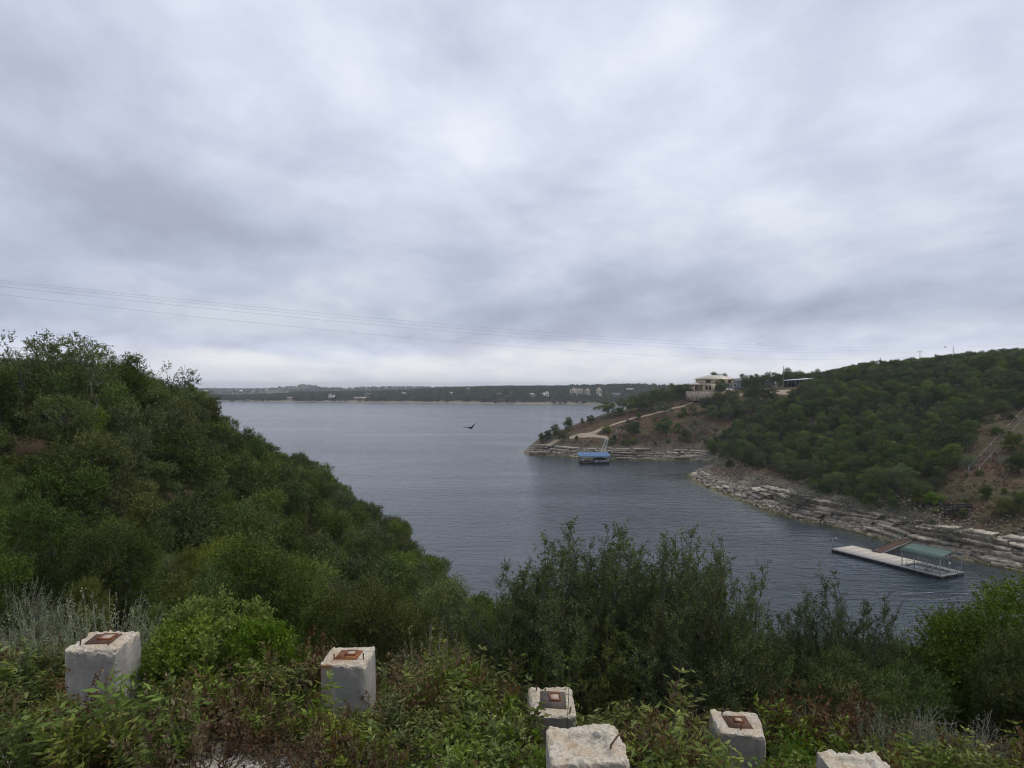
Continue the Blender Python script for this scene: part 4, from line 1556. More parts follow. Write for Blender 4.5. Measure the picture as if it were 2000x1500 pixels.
# retaining wall below the house (slightly curved)
wl = thing("retaining_wall", "curved rubble-stone retaining wall below the cream house", "wall", (0, 0, 0))
wp = np.array([(86.5, 339), (87.5, 333.5), (92, 331), (98, 331.2), (103, 333.5), (106, 337)])
wp = smooth_line(wp, 4)
mb = MB()
for a, b in zip(wp[:-1], wp[1:]):
    mb.bar((a[0], a[1], 25.9), (b[0], b[1], 25.9), 0.6, 4.6)
mb.build("masonry", M["masonry"], wl)
mb = MB()
for a, b in zip(wp[:-1], wp[1:]):
    mb.bar((a[0], a[1], 28.28), (b[0], b[1], 28.28), 0.75, 0.14)
mb.build("coping", M["tan"], wl)
ter = MB()
V = [(p[0], p[1] + 0.2, 28.15) for p in wp] + [(p[0] * 0.3 + 98 * 0.7, 340.5, 28.16) for p in wp]
nn = len(wp)
ter.add(V, [(i, i + 1, nn + i + 1, nn + i) for i in range(nn - 1)])
ter.build("terrace", M["tan"], wl)

# long grey-roofed building behind the house
b2 = thing("outbuilding", "long low building with dark grey roof behind the cream house", "building", (122, 372, 29.5), R(-3))
gable_wall(MB(), 0, 0, 0, 15, 8, 3.6, 1.6).build("wall", M["greywall"], b2)
gable_roof(MB(), 0, 0, 3.6, 15, 8, 1.7).build("roof", M["greyroof"], b2)
for xx in (-5, -1.5, 2.0, 5.2):
    window(b2, xx, -4.0, 1.9, 1.0, 1.2)
b3 = thing("cottage", "small grey cottage between dark trees left of the carport", "house", (139, 366, 30.3), R(8))
gable_wall(MB(), 0, 0, 0, 5.5, 5, 2.6, 1.3, False).build("wall", M["greywall"], b3)
gable_roof(MB(), 0, 0, 2.6, 5, 5.5, 1.4, along_x=False).build("roof", M["greyroof"], b3)
window(b3, 0, -2.75, 1.4, 1.0, 1.0)

# open carport with white roof
cp = thing("carport", "open carport with slanting white metal roof beside the utility pole", "carport", (150.5, 360, 30.3), R(-4))
rot = np.array([[1, 0, 0], [0, 1, 0], [0, 0, 1.0]])
mb = MB()
mb.add([(-6.5, -4, 3.3), (6.8, -4, 4.3), (6.8, 4, 4.5), (-6.5, 4, 3.5), (-6.5, -4, 3.5), (6.8, -4, 4.5), (6.8, 4, 4.7), (-6.5, 4, 3.7)],
       [(0, 3, 2, 1), (4, 5, 6, 7), (0, 1, 5, 4), (1, 2, 6, 5), (2, 3, 7, 6), (3, 0, 4, 7)])
mb.build("roof", M["whiteroof"], cp)
for xx, hh_ in ((-6, 3.3), (-2, 3.6), (2.2, 3.9), (6.3, 4.2)):
    for yy in (-3.6, 3.6):
        MB().box((xx, yy, hh_ / 2 - 0.4), (0.2, 0.2, hh_ + 0.8)).build("post", M["timber"], cp)
MB().box((0, 3.9, 1.7), (12.4, 0.15, 3.4)).build("back_wall", M["darkwood"], cp)
tr = thing("boat_trailer", "small pale boat on a trailer under the white carport", "boat", (152.5, 358, 30.3), R(10))
hb = MB()
sec = [(-2.6, 0.9), (-1.0, 1.0), (1.2, 0.9), (2.7, 0.08)]
V = []
for xx, wv_ in sec:
    V += [(xx, -wv_, 1.15), (xx, 0, 0.5), (xx, wv_, 1.15)]
hb.add(V, [(i * 3, i * 3 + 1, i * 3 + 4, i * 3 + 3) for i in range(3)] + [(i * 3 + 1, i * 3 + 2, i * 3 + 5, i * 3 + 4) for i in range(3)] + [(i * 3, i * 3 + 3, i * 3 + 5, i * 3 + 2) for i in range(3)], [(0, 2, 1)])
hb.build("hull", M["white"], tr)
MB().box((0.2, 0, 1.42), (0.9, 1.2, 0.5)).build("console", M["greywall"], tr)
MB().bar((-2.4, -0.5, 0.45), (3.2, 0, 0.45), 0.1).bar((-2.4, 0.5, 0.45), (3.2, 0, 0.45), 0.1).build("trailer_frame", M["steel"], tr)
for b in (-0.85, 0.85):
    V = [(-0.8 + 0.3 * math.cos(q_), b + s_ * 0.09, 0.3 + 0.3 * math.sin(q_)) for s_ in (-1, 1) for q_ in an]
    MB().add(V, [(i, (i + 1) % 12, 12 + (i + 1) % 12, 12 + i) for i in range(12)], [(0, i + 1, i) for i in range(1, 11)] + [(12, 12 + i, 12 + i + 1) for i in range(1, 11)]).build("wheel", M["black"], tr)

# houses across the lake
def far_house(px, py, Y, w, label, parts, rz=0.0, wallm="cream", roofm="greyroof", name="lake_house"):
    """parts: list of (x offset, width, depth, storeys height, rise, kind)"""
    X = (px - 1000) / F * Y
    zb = H0 + (HY - py) / F * Y
    zg = h1(far_h, X, Y)
    r = thing(name, label, "house", (X, Y, max(zb, zg) - 0.3), rz)
    HOUSE_SPOTS.append((X, Y, w * 0.62))
    lo = min(0.0, zg - max(zb, zg))
    for xo, pw, pd, ph, rise, kind in parts:
        wm = MB()
        if kind == "front":
            gable_wall(wm, xo, 0, lo, pd, pw, ph - lo, rise, False)
            rf = gable_roof(MB(), xo, 0, ph, pd, pw, rise + 0.15, 0.5, 0.35, False)
        elif kind == "side":
            gable_wall(wm, xo, 0, lo, pw, pd, ph - lo, rise, True)
            rf = gable_roof(MB(), xo, 0, ph, pw, pd, rise + 0.15, 0.5, 0.35, True)
        else:
            wm.box((xo, 0, (ph + lo) / 2), (pw, pd, ph - lo))
            rf = hip_roof(MB(), xo, 0, ph, pw, pd, rise, max(pw - pd, 0.5), 0.8, 0.3)
        wo = wm.build("wall", M[wallm], r)
        rf.build("roof", M[roofm], r)
        fy = -(pd / 2)
        for st in range(max(1, int(ph / 3.4))):
            nwin = max(1, int(pw / 3.6))
            for k in range(nwin):
                wx = xo + (k + 0.5) / nwin * pw - pw / 2
                o = MB().box((wx, fy - 0.06, 1.9 + st * 3.4), (2.3, 0.2, 2.5)).build("window", M["greyroof"], r)
                MB().box((wx, fy - 0.14, 1.9 + st * 3.4), (1.95, 0.1, 2.15)).build("pane", M["glass"], o)
    return r


far_house(1129, 769, 1330, 26, "wide cream mansion with a row of tall windows across the lake", [(-3, 24, 10, 8.5, 2.5, "hip"), (-9, 7, 12, 9.5, 3.2, "front"), (6, 5, 12, 8.5, 2.6, "front")], 0.05, "cream", "greyroof", "mansion")
far_house(1147, 769, 1325, 12, "cream gabled wing standing right of the mansion across the lake", [(0, 11, 10, 7.2, 4.2, "front")], -0.1, "cream", "greyroof")
far_house(1170, 769, 1320, 9, "narrow tall cream house with steep gable across the lake", [(0, 8, 9, 8.0, 4.0, "front")], 0.1, "cream", "tan", "gabled_house")
far_house(1204, 774, 1290, 21, "low wide grey house with a long window front across the lake", [(0, 19, 9, 4.6, 2.0, "hip")], 0.0, "greywall", "greyroof")
far_house(1230, 768, 1400, 17, "pale tan house half hidden in trees right of the grey lake house", [(0, 15, 9, 4.4, 2.4, "side")], 0.0, "tan", "oliveroof")
far_house(1065, 772, 1330, 14, "bright white house with white roof across the lake", [(-2, 9, 8, 3.6, 1.6, "hip"), (4, 4, 8, 5.6, 1.8, "front")], 0.1, "white", "whiteroof")
far_house(1041, 775, 1315, 14, "beige two-part house left of the white house across the lake", [(-2, 8, 8, 5.0, 2.0, "side"), (5, 5, 8, 3.6, 1.6, "front")], 0.0, "tan", "oliveroof")
far_house(975, 773, 1360, 14, "brown house with low roof among trees across the lake", [(0, 12, 8, 4.2, 1.6, "hip")], 0.0, "brownwall", "greyroof")
far_house(998, 773, 1370, 7, "small tan gabled house right of the brown lake house", [(0, 6, 7, 4.2, 2.0, "front")], 0.0, "tan", "oliveroof")
far_house(915, 762, 1600, 9, "small white-roofed house high in the trees across the lake", [(0, 8, 8, 3.6, 1.4, "hip")], 0.0, "white", "whiteroof")
far_house(881, 770, 1480, 9, "grey-white house just right of the lake's middle on the far shore", [(0, 8, 7, 3.8, 1.8, "front")], 0.0, "white", "greyroof")
far_house(853, 769, 1520, 7, "tiny pale gabled house on the wooded far ridge", [(0, 6, 7, 4.4, 2.2, "front")], 0.0, "tan", "greyroof")
far_house(788, 771, 1500, 15, "white-roofed long house on the far ridge", [(0, 13, 8, 3.4, 1.4, "hip")], 0.0, "white", "whiteroof")
far_house(718, 773, 1480, 14, "pale house with grey roof above the olive-roofed lodge", [(0, 12, 8, 3.6, 1.6, "side")], 0.0, "tan", "greyroof")
far_house(706, 782, 1420, 34, "wide olive-roofed lodge close to the far waterline", [(0, 30, 10, 3.6, 2.6, "side")], 0.0, "tan", "oliveroof", "lodge")
far_house(647, 774, 1480, 13, "white and reddish house on the left part of the far shore", [(-2, 6, 7, 4.0, 1.6, "front"), (4, 6, 7, 3.2, 1.2, "hip")], 0.0, "white", "brownwall")
far_house(566, 780, 1480, 14, "low tan house beside bare banks at the far left shore", [(0, 11, 7, 3.6, 1.4, "side")], 0.0, "tan", "oliveroof")
far_house(524, 779, 1520, 8, "small pale house at the far left shore", [(0, 7, 7, 3.4, 1.4, "hip")], 0.0, "white", "greyroof")
# docks at the far waterline
for i, (px, lb) in enumerate(((484, "leftmost"), (612, "second from left"), (638, "third from left"), (668, "fourth from left"), (795, "fifth from left"), (996, "rightmost"))):
    ang = (px - 1000) / F
    k = int(np.argmin(np.abs(FAR_SHORE[:, 0] / FAR_SHORE[:, 1] - ang)))
    Yd = float(np.interp(ang, *zip(*sorted(zip((FAR_SHORE[:, 0] / FAR_SHORE[:, 1])[12:36], FAR_SHORE[12:36, 1]))))) - 9
    d = thing("boat_dock", "tiny roofed boat dock at the far waterline, %s of six" % lb, "dock", (ang * Yd, Yd, 0), 0.1)
    MB().box((0, 0, 0.3), (9, 7, 0.5)).build("deck", M["greydeck"], d)
    gable_roof(MB(), 0, 0, 3.0, 8, 6, 0.9).build("roof", M["greyroof" if i % 2 else "greywall"], d)
    for a in (-3.8, 3.8):
        for b in (-2.8, 2.8):
            MB().box((a, b, 1.7), (0.25, 0.25, 2.7)).build("post", M["steel"], d)

# far woods, clear of the houses
def clear(x, y):
    ok = np.ones(len(x), bool)
    for hx, hy, hw in HOUSE_SPOTS:
        ok &= ~((np.abs(x - hx) < hw + 3) & (y < hy + 10) & (y > hy - 22))
    return ok


x, y = jgrid(-1150, 330, 1185, 1860, 10.5, 61)
dd = shore_dist(x, y, FAR_SHORE, FAR_CLOSE)
z = far_h(x, y)
ok = (dd > 6) & (z > 0.8) & (np.abs(x) < 0.8 * y) & clear(x, y) & (vnoise(x, y, 45, 5) + 0.4 * vnoise(x, y, 14, 6) > np.where(dd < 45, 0.30, 0.12))
far_wood("far_shore_wood", x[ok], y[ok], z[ok], 0.5, 1.15, "dark wood covering the far shore around the lake houses")
x, y = jgrid(-2600, 900, 2720, 3500, 30, 62)
z = h2(x, y)
ok = (z > 3) & (vnoise(x, y, 120, 8) > 0.3)
far_wood("distant_wood", x[ok], y[ok], z[ok], 0.7, 1.4, "hazy wood on the distant blue hills")
# scattered pale houses on the distant hills are too small for parts
for i, (px, Y_) in enumerate(((402, 2950), (432, 3000), (449, 2960), (470, 3040), (497, 2980), (520, 3010), (634, 3200))):
    X = (px - 1000) / F * Y_
    hh_ = thing("hillside_house", "tiny pale house far off on the hazy hills at left", "house", (X, Y_, h1(h2, X, Y_)), 0.2 * i, group="tiny pale houses on the hazy hills")
    gable_wall(MB(), 0, 0, 0, 16, 10, 7, 3).build("wall", M["tan"], hh_)
    gable_roof(MB(), 0, 0, 7, 16, 10, 3.2).build("roof", M["whiteroof" if i % 3 == 0 else "greyroof"], hh_)
# pylons on the skyline
for i, (px, topy, botpy, Y_, lb) in enumerate(((419, 755, 763, 3380, "lattice tower on the hazy skyline near the left hill"), (637, 753.5, 760, 3380, "thin mast on the hazy skyline just right of the round hilltop"), (650, 753.5, 760, 3380, "second thin mast right of the round hilltop"), (682, 754, 761, 3380, "rightmost thin mast on the hazy skyline"))):
    a = W(px, topy, Y_)
    b = h1(h2, a[0], Y_)
    t_ = thing("mast", lb, "mast", (a[0], Y_, b))
    hgt = a[2] - b
    wd = 7 if i == 0 else 1.2
    mb = MB()
    for sx in (-1, 1):
        for sy in (-1, 1):
            mb.bar((sx * wd / 2, sy * wd / 2, -2), (sx * wd * 0.2, sy * wd * 0.2, hgt), 0.6)
    mb.build("legs", M["steel"], t_)
    mb = MB()
    for k in range(5):
        w_ = wd * (1 - 0.15 * k) * 0.5
        zz = hgt * k / 5
        mb.bar((-w_, -w_, zz), (w_ * 0.9, -w_, zz + hgt / 5), 0.35)
        mb.bar((w_, -w_, zz), (-w_ * 0.9, -w_, zz + hgt / 5), 0.35)
    mb.build("bracing", M["steel"], t_)

# ------------------------------------------------------------------ near floating dock
LX, LY = 58.3, 124.8
ua = math.atan2(-18.2, 8.6)
dock = thing("floating_dock", "long pale floating dock with green gable roof near the right shore", "dock", (LX, LY, 0), ua)
DL, DW, DZ = 20.2, 5.6, 0.62
for k in range(7):           # deck sections, seams between them; covered end is grey
    MB().box((k * 1.9 + 0.95, DW / 2, DZ - 0.08), (1.885, DW, 0.16)).build("deck_panel", M["deck"], dock)
for y_, w_ in ((0.55, 1.1), (DW - 0.8, 1.6)):
    MB().box((13.3 + 3.45, y_, DZ - 0.09), (6.9, w_, 0.16)).build("finger_deck", M["greydeck"], dock)
MB().box((13.3 + 6.35, DW / 2 - 0.25, DZ - 0.1), (1.1, DW - 2.72, 0.15)).build("end_deck", M["greydeck"], dock)
MB().box((16.3, 2.45, DZ - 0.22), (5.6, 2.7, 0.1)).build("lift_platform", M["steel"], dock)
for k in range(14):
    MB().box((k * 1.45 + 0.7, 0.35, 0.2), (1.25, 0.7, 0.5)).build("float", M["black"], dock)
    MB().box((k * 1.45 + 0.7, DW - 0.35, 0.2), (1.25, 0.7, 0.5)).build("float", M["black"], dock)
MB().box((0.35, DW / 2, 0.2), (0.7, DW - 1.6, 0.5)).build("float", M["black"], dock)
MB().box((DL - 0.4, DW / 2, 0.2), (0.7, DW - 1.6, 0.5)).build("float", M["black"], dock)
MB().box((DL / 2, -0.03, DZ - 0.1), (DL, 0.05, 0.22)).build("edge_beam", M["steel"], dock)
MB().box((DL / 2, DW + 0.03, DZ - 0.1), (DL, 0.05, 0.22)).build("edge_beam", M["steel"], dock)
for k in range(4):
    for y_ in (0.12, DW - 0.12):
        MB().box((13.6 + k * 2.1, y_, DZ + 1.33), (0.1, 0.1, 2.7)).build("post", M["steel"], dock)
zr = DZ + 2.7
nr = 18                       # roof sheets
for k in range(nr):
    x0_, x1_ = 13.5 + k * 6.6 / nr, 13.5 + (k + 1) * 6.6 / nr - 0.03
    for s_ in (0, 1):
        ye = -0.45 if s_ == 0 else DW + 0.45
        V = [(x0_, ye, zr), (x1_, ye, zr), (x1_, DW / 2, zr + 0.7), (x0_, DW / 2, zr + 0.7)]
        V += [(a, b, c + 0.05) for a, b, c in V]
        rib = (x0_ + x1_) / 2
        MB().add(V, [(0, 1, 2, 3), (7, 6, 5, 4), (0, 4, 5, 1), (1, 5, 6, 2), (2, 6, 7, 3), (3, 7, 4, 0)]).bar((x0_ + 0.03, ye, zr + 0.07), (x0_ + 0.03, DW / 2, zr + 0.77), 0.05).build("roof_sheet", M["greenroof"], dock)
mb = MB()
for xg in (13.6, 16.7, 19.9):
    mb.bar((xg, 0.1, zr - 0.06), (xg, DW - 0.1, zr - 0.06), 0.09).bar((xg, -0.2, zr - 0.06), (xg, DW / 2, zr + 0.62), 0.09).bar((xg, DW + 0.2, zr - 0.06), (xg, DW / 2, zr + 0.62), 0.09).bar((xg, DW / 2, zr), (xg, DW / 2, zr + 0.6), 0.07)
mb.bar((13.4, 0.12, zr - 0.1), (20.0, 0.12, zr - 0.1), 0.1).bar((13.4, DW - 0.12, zr - 0.1), (20.0, DW - 0.12, zr - 0.1), 0.1)
mb.build("roof_frame", M["steel"], dock)
for y_ in (1.15, DW - 1.65):
    mb = MB()
    for k in range(6):
        mb.bar((13.7 + k * 1.05, y_, DZ), (13.7 + k * 1.05, y_, DZ + 0.95), 0.05)
    mb.bar((13.6, y_, DZ + 0.95), (19.0, y_, DZ + 0.95), 0.055).bar((13.6, y_, DZ + 0.5), (19.0, y_, DZ + 0.5), 0.04)
    mb.build("railing", M["steel"], dock)
MB().box((20.08, 2.2, DZ + 1.7), (0.04, 0.35, 0.32)).build("notice_board", M["white"], dock)
mb = MB()
for y_ in (DW - 1.3, DW - 0.8):
    mb.bar((20.25, y_, -0.4), (20.25, y_, DZ + 0.9), 0.05).bar((20.25, y_, DZ + 0.9), (19.7, y_, DZ + 0.9), 0.05).bar((19.7, y_, DZ + 0.9), (19.7, y_, DZ), 0.05)
for k in range(4):
    mb.bar((20.25, DW - 1.3, -0.2 + k * 0.28), (20.25, DW - 0.8, -0.2 + k * 0.28), 0.04)
mb.build("ladder", M["steel"], dock)
mb = MB().bar((0.2, 0.15, DZ), (0.2, 0.15, DZ + 2.1), 0.06).bar((0.2, 0.15, DZ + 2.1), (0.75, 0.3, DZ + 2.1), 0.05)
mb.build("lamp_post", M["steel"], dock)
MB().box((0.7, 0.3, DZ + 1.9), (0.3, 0.3, 0.3)).build("lamp_box", M["steel"], dock)
mb = MB()
for y_ in (DW - 0.35, DW - 0.75):
    mb.bar((5.4, y_, DZ), (5.4, y_, DZ + 0.5), 0.05)
mb.bar((5.4, DW - 0.35, DZ + 0.5), (5.4, DW - 0.75, DZ + 0.5), 0.05)
mb.build("mooring_cleat", M["steel"], dock)

# gangway from the shore
ga, gb = np.array((65.0, 121.9, DZ + 0.12)), np.array((74.0, 128.0, 1.6))
dg = gb - ga
lg = np.linalg.norm(dg)
gw = thing("gangway", "brown boarded gangway with a pipe railing leading to the floating dock", "gangway", ga, math.atan2(dg[1], dg[0]))
sl = dg[2] / np.linalg.norm(dg[:2])
Lh = np.linalg.norm(dg[:2])
nb = 34
for k in range(nb):
    xk = (k + 0.5) * Lh / nb
    MB().box((xk, 0, xk * sl), (Lh / nb - 0.02, 1.7, 0.06)).build("board", M["brownboard"], gw)
MB().bar((0, -0.82, -0.2), (Lh, -0.82, Lh * sl - 0.2), 0.1, 0.28).bar((0, 0.82, -0.2), (Lh, 0.82, Lh * sl - 0.2), 0.1, 0.28).build("side_beam", M["steel"], gw)
mb = MB()
for k in range(5):
    xk = 0.2 + k * (Lh - 0.4) / 4
    mb.bar((xk, 0.9, xk * sl), (xk, 0.9, xk * sl + 1.05), 0.07)
mb.bar((0.1, 0.9, 1.05), (Lh, 0.9, Lh * sl + 1.05), 0.07).bar((0.1, 0.9, 0.55), (Lh, 0.9, Lh * sl + 0.55), 0.05)
mb.build("railing", M["greenroof"], gw)

# ------------------------------------------------------------------ blue-roofed boat dock by the point
bd = thing("boat_dock", "blue-roofed boat dock moored below the rocky point", "dock", (26.6, 267.5, 0), R(1))
MB().box((5.9, 0.6, 0.45), (11.8, 1.2, 0.25)).build("front_deck", M["darkwood"], bd)
MB().box((5.9, 6.2, 0.45), (11.8, 1.2, 0.25)).build("rear_deck", M["darkwood"], bd)
for a in (0.5, 6.0, 11.3):
    MB().box((a, 3.4, 0.45), (1.0, 4.3, 0.25)).build("finger_deck", M["darkwood"], bd)
for k in range(7):
    MB().box((0.9 + k * 1.67, 0.6, 0.12), (1.4, 1.0, 0.4)).build("float", M["black"], bd)
for a in (0.2, 4.0, 7.8, 11.6):
    for b in (0.2, 6.6):
        MB().box((a, b, 1.75), (0.14, 0.14, 2.5 if b < 1 else 3.0)).build("post", M["darkwood"], bd)
nr = 12
for k in range(nr):
    x0_, x1_ = -0.3 + k * 12.3 / nr, -0.3 + (k + 1) * 12.3 / nr - 0.03
    V = [(x0_, -0.4, 2.95), (x1_, -0.4, 2.95), (x1_, 7.2, 3.95), (x0_, 7.2, 3.95)]
    V += [(a, b, c + 0.08) for a, b, c in V]
    MB().add(V, [(0, 3, 2, 1), (4, 5, 6, 7), (0, 1, 5, 4), (1, 2, 6, 5), (2, 3, 7, 6), (3, 0, 4, 7)]).build("roof_sheet", M["blueroof"], bd)
MB().bar((-0.2, -0.3, 2.88), (11.9, -0.3, 2.88), 0.14).bar((-0.2, 7.0, 3.8), (11.9, 7.0, 3.8), 0.14).build("roof_frame", M["darkwood"], bd)
mb = MB().bar((0.3, 0.1, 1.4), (6.0, 0.1, 1.4), 0.07)
mb.build("railing", M["darkwood"], bd)
MB().box((2.4, 5.8, 0.95), (1.5, 0.7, 0.75)).build("storage_box", M["white"], bd)
# boat on its lift under the roof
bo = thing("motor_boat", "dark-covered motor boat with white hull stripe under the blue roof", "boat", (35.2, 269.3, 0.6), R(12))
secs = [(-3.0, 1.1, 0.0), (-1.2, 1.25, 0.0), (0.8, 1.15, 0.0), (2.3, 0.7, 0.12), (3.2, 0.06, 0.35)]
V = []
for a, w_, zz in secs:
    V += [(a, -w_, 0.95 + zz * 0.6), (a, -w_ * 0.8, 0.25 + zz), (a, 0, 0.0 + zz), (a, w_ * 0.8, 0.25 + zz), (a, w_, 0.95 + zz * 0.6)]
q = [(i * 5 + j, i * 5 + j + 1, (i + 1) * 5 + j + 1, (i + 1) * 5 + j) for i in range(4) for j in range(4)]
MB().add(V, q, [(0, 2, 1), (0, 3, 2), (0, 4, 3)]).build("hull", M["white"], bo)
V = []
for a, w_, zz in secs:
    top = 1.75 if a < 1 else 1.3
    V += [(a, -w_ * 1.03, 0.9 + zz * 0.6), (a, -w_ * 0.5, top), (a, w_ * 0.5, top), (a, w_ * 1.03, 0.9 + zz * 0.6)]
q = [(i * 4 + j, (i + 1) * 4 + j, (i + 1) * 4 + j + 1, i * 4 + j + 1) for i in range(4) for j in range(3)]
MB().add(V, q, [(0, 1, 2), (0, 2, 3)]).build("cover", M["navy"], bo)
MB().bar((-0.6, -1.0, 1.6), (-0.2, -0.9, 2.4), 0.08).bar((-0.6, 1.0, 1.6), (-0.2, 0.9, 2.4), 0.08).bar((-0.2, -0.9, 2.4), (-0.2, 0.9, 2.4), 0.1).build("tow_arch", M["navy"], bo)
MB().box((-3.2, 0, 0.75), (0.5, 0.6, 1.1)).build("outboard_motor", M["black"], bo)
# access bridge to the pad
pa = hit(1187, 861, right_h, 284, 330)
br = thing("access_stair", "steep steel stair running from the blue-roofed dock up to a concrete pad", "stair", (0, 0, 0))
a0, b0 = np.array((35.5, 274.5, 0.7)), np.array((pa[0] - 0.3, pa[1], pa[2] + 0.35))
for off in (-0.6, 0.6):
    MB().bar(a0 + (off, 0, 0), b0 + (off, 0, 0), 0.14, 0.3).build("stringer", M["steel"], br)
    mb = MB().bar(a0 + (off, 0, 1.0), b0 + (off, 0, 1.0), 0.1)
    for k in range(6):
        p_ = a0 + (b0 - a0) * k / 5 + (off, 0, 0)
        mb.bar(p_, p_ + (0, 0, 1.0), 0.08)
    mb.build("handrail", M["steel"], br)
for k in range(22):
    p_ = a0 + (b0 - a0) * (k + 0.5) / 22
    MB().box(p_, (1.1, 0.42, 0.05)).build("tread", M["steel"], br)
pad = thing("concrete_pad", "square pale concrete landing pad at the head of the steel stair", "pad", (pa[0], pa[1] + 1.2, pa[2] - 0.9))
MB().box((0, 0, 0.6), (2.6, 2.8, 1.4)).build("slab", M["tan"], pad)
MB().box((0.0, -0.2, 1.62), (1.0, 1.0, 0.7)).build("service_box", M["white"], pad)
# timber stair climbing from the pad
sa, sb = hit(1204, 856, right_h, 284, 330), hit(1217, 838, right_h, 284, 335)
sa, sb = np.array((pa[0] + 3.2, pa[1] + 1.5, h1(right_h, pa[0] + 3.2, pa[1] + 1.5) + 0.3)), np.array((pa[0] + 7.2, pa[1] + 10.5, h1(right_h, pa[0] + 7.2, pa[1] + 10.5) + 0.6))
ts = thing("hillside_stair", "pale timber stair with handrail climbing the slope above the concrete pad", "stair", (0, 0, 0))
for off in (-0.5, 0.5):
    MB().bar(sa + (off, 0, 0), sb + (off, 0, 0), 0.16, 0.3).build("stringer", M["timber"], ts)
    MB().bar(sa + (off, 0, 1.0), sb + (off, 0, 1.0), 0.12).build("handrail", M["timber"], ts)
for k in range(20):
    p_ = sa + (sb - sa) * (k + 0.5) / 20
    MB().box(p_, (1.0, 0.35, 0.06)).build("tread", M["timber"], ts)

# ------------------------------------------------------------------ right shore: timber platform, tram rails
pp = hit(1866, 1001, right_h, 112, 160)
pl = thing("lookout_platform", "small black timber platform on posts above the right shore", "platform", pp, R(-8))
PW, PD_ = 5.0, 2.2
for k in range(12):
    MB().box((-PW / 2 + (k + 0.5) * PW / 12, 0, 0.85), (PW / 12 - 0.02, PD_, 0.07)).build("board", M["darkwood"], pl)
for a in (-2.4, -0.1, 2.4):
    for b in (-1.0, 1.0):
        MB().box((a, b, 0.45), (0.15, 0.15, 2.9 if a < 0 else 2.6)).build("post", M["darkwood"], pl)
for zz in (1.15, 1.42, 1.7):
    MB().box((0, -0.9, zz), (PW, 0.05, 0.2)).build("rail_board", M["darkwood"], pl)
    MB().box((-PW / 2, 0, zz), (0.05, PD_, 0.2)).build("rail_board", M["darkwood"], pl)
MB().bar((-2.4, -1.0, -0.6), (-0.9, -1.0, 0.75), 0.1).bar((-0.9, -1.0, -0.6), (-2.4, -1.0, 0.75), 0.1).build("cross_brace", M["darkwood"], pl)
MB().box((1.4, 0.2, 1.6), (0.8, 0.06, 0.18)).build("pale_sign", M["timber"], pl)

tram = thing("hillside_tram_rails", "pair of pale steel tram rails climbing the cleared slope at right", "rails", (0, 0, 0))
ra, rb = hit(1902, 926, right_h, 120, 260), hit(2010, 806, right_h, 140, 300)
dv = rb[:2] - ra[:2]
nv = np.array((dv[1], -dv[0])) / np.linalg.norm(dv)
tt = np.linspace(0, 1, 13)
cen = np.array([(*(ra[:2] + dv * t_), 0) for t_ in tt])
cen[:, 2] = ra[2] + (rb[2] - ra[2]) * tt
cen[:, 2] += np.max(right_h(cen[:, 0], cen[:, 1]) - cen[:, 2]) + 0.25
for off in (-0.95, 0.95):
    pth = cen + np.array((*(nv * off), 0))
    mb = MB()
    for a, b in zip(pth[:-1], pth[1:]):
        mb.bar(a, b, 0.06, 0.08)
    mb.build("rail", M["timber"], tram)
for k in range(40):
    p_ = ra[:2] + dv * (k + 0.5) / 40
    zz = float(np.interp((k + 0.5) / 40, tt, cen[:, 2])) - 0.07
    MB().bar((p_[0] - nv[0], p_[1] - nv[1], zz), (p_[0] + nv[0], p_[1] + nv[1], zz), 0.1, 0.06).build("cross_tie", M["timber"], tram)
for k in range(0, 13, 2):
    for off in (-0.95, 0.95):
        p_ = cen[k] + np.array((*(nv * off), 0))
        gz = h1(right_h, p_[0], p_[1])
        if gz - 0.4 < p_[2] - 0.1:
            MB().bar((p_[0], p_[1], gz - 0.4), (p_[0], p_[1], p_[2] - 0.06), 0.1).build("support_post", M["steel"], tram)

# ------------------------------------------------------------------ utility poles and wires
def pole(px, topy, Y, label, arm=0.0, r=0.16, ground=None):
    a = W(px, topy, Y)
    zg = h1(right_h, a[0], Y) if ground is None else ground
    p = thing("utility_pole", label, "pole", (a[0], Y, zg - 0.5))
    hgt = a[2] - zg + 0.5
    V, q = tube([(0, 0, 0), (0, 0, hgt * 0.5), (0, 0, hgt)], (r, r * 0.85, r * 0.7), 8)
    MB().add(V, q).build("shaft", M["timber"], p)
    if arm:
        MB().bar((-arm, 0, hgt - 0.8), (arm, 0, hgt - 0.8), 0.16).build("crossarm", M["timber"], p)
        for k in (-0.9, 0.0, 0.9):
            MB().box((k * arm, 0, hgt - 0.58), (0.1, 0.1, 0.3)).build("insulator", M["greyroof"], p)
    return p


pole(1530.5, 715, 352, "tall slim utility pole beside the white carport", 0.0, 0.2)
pole(1720, 698, 318, "short pole top showing above the wooded ridge, leftmost of three", 0.0, 0.16)
pole(1797, 684, 330, "pole with crossarm above the wooded ridge, middle of three", 1.5, 0.17)
pole(1862, 676, 322, "plain pole standing above the wooded ridge, rightmost of three", 0.0, 0.16)

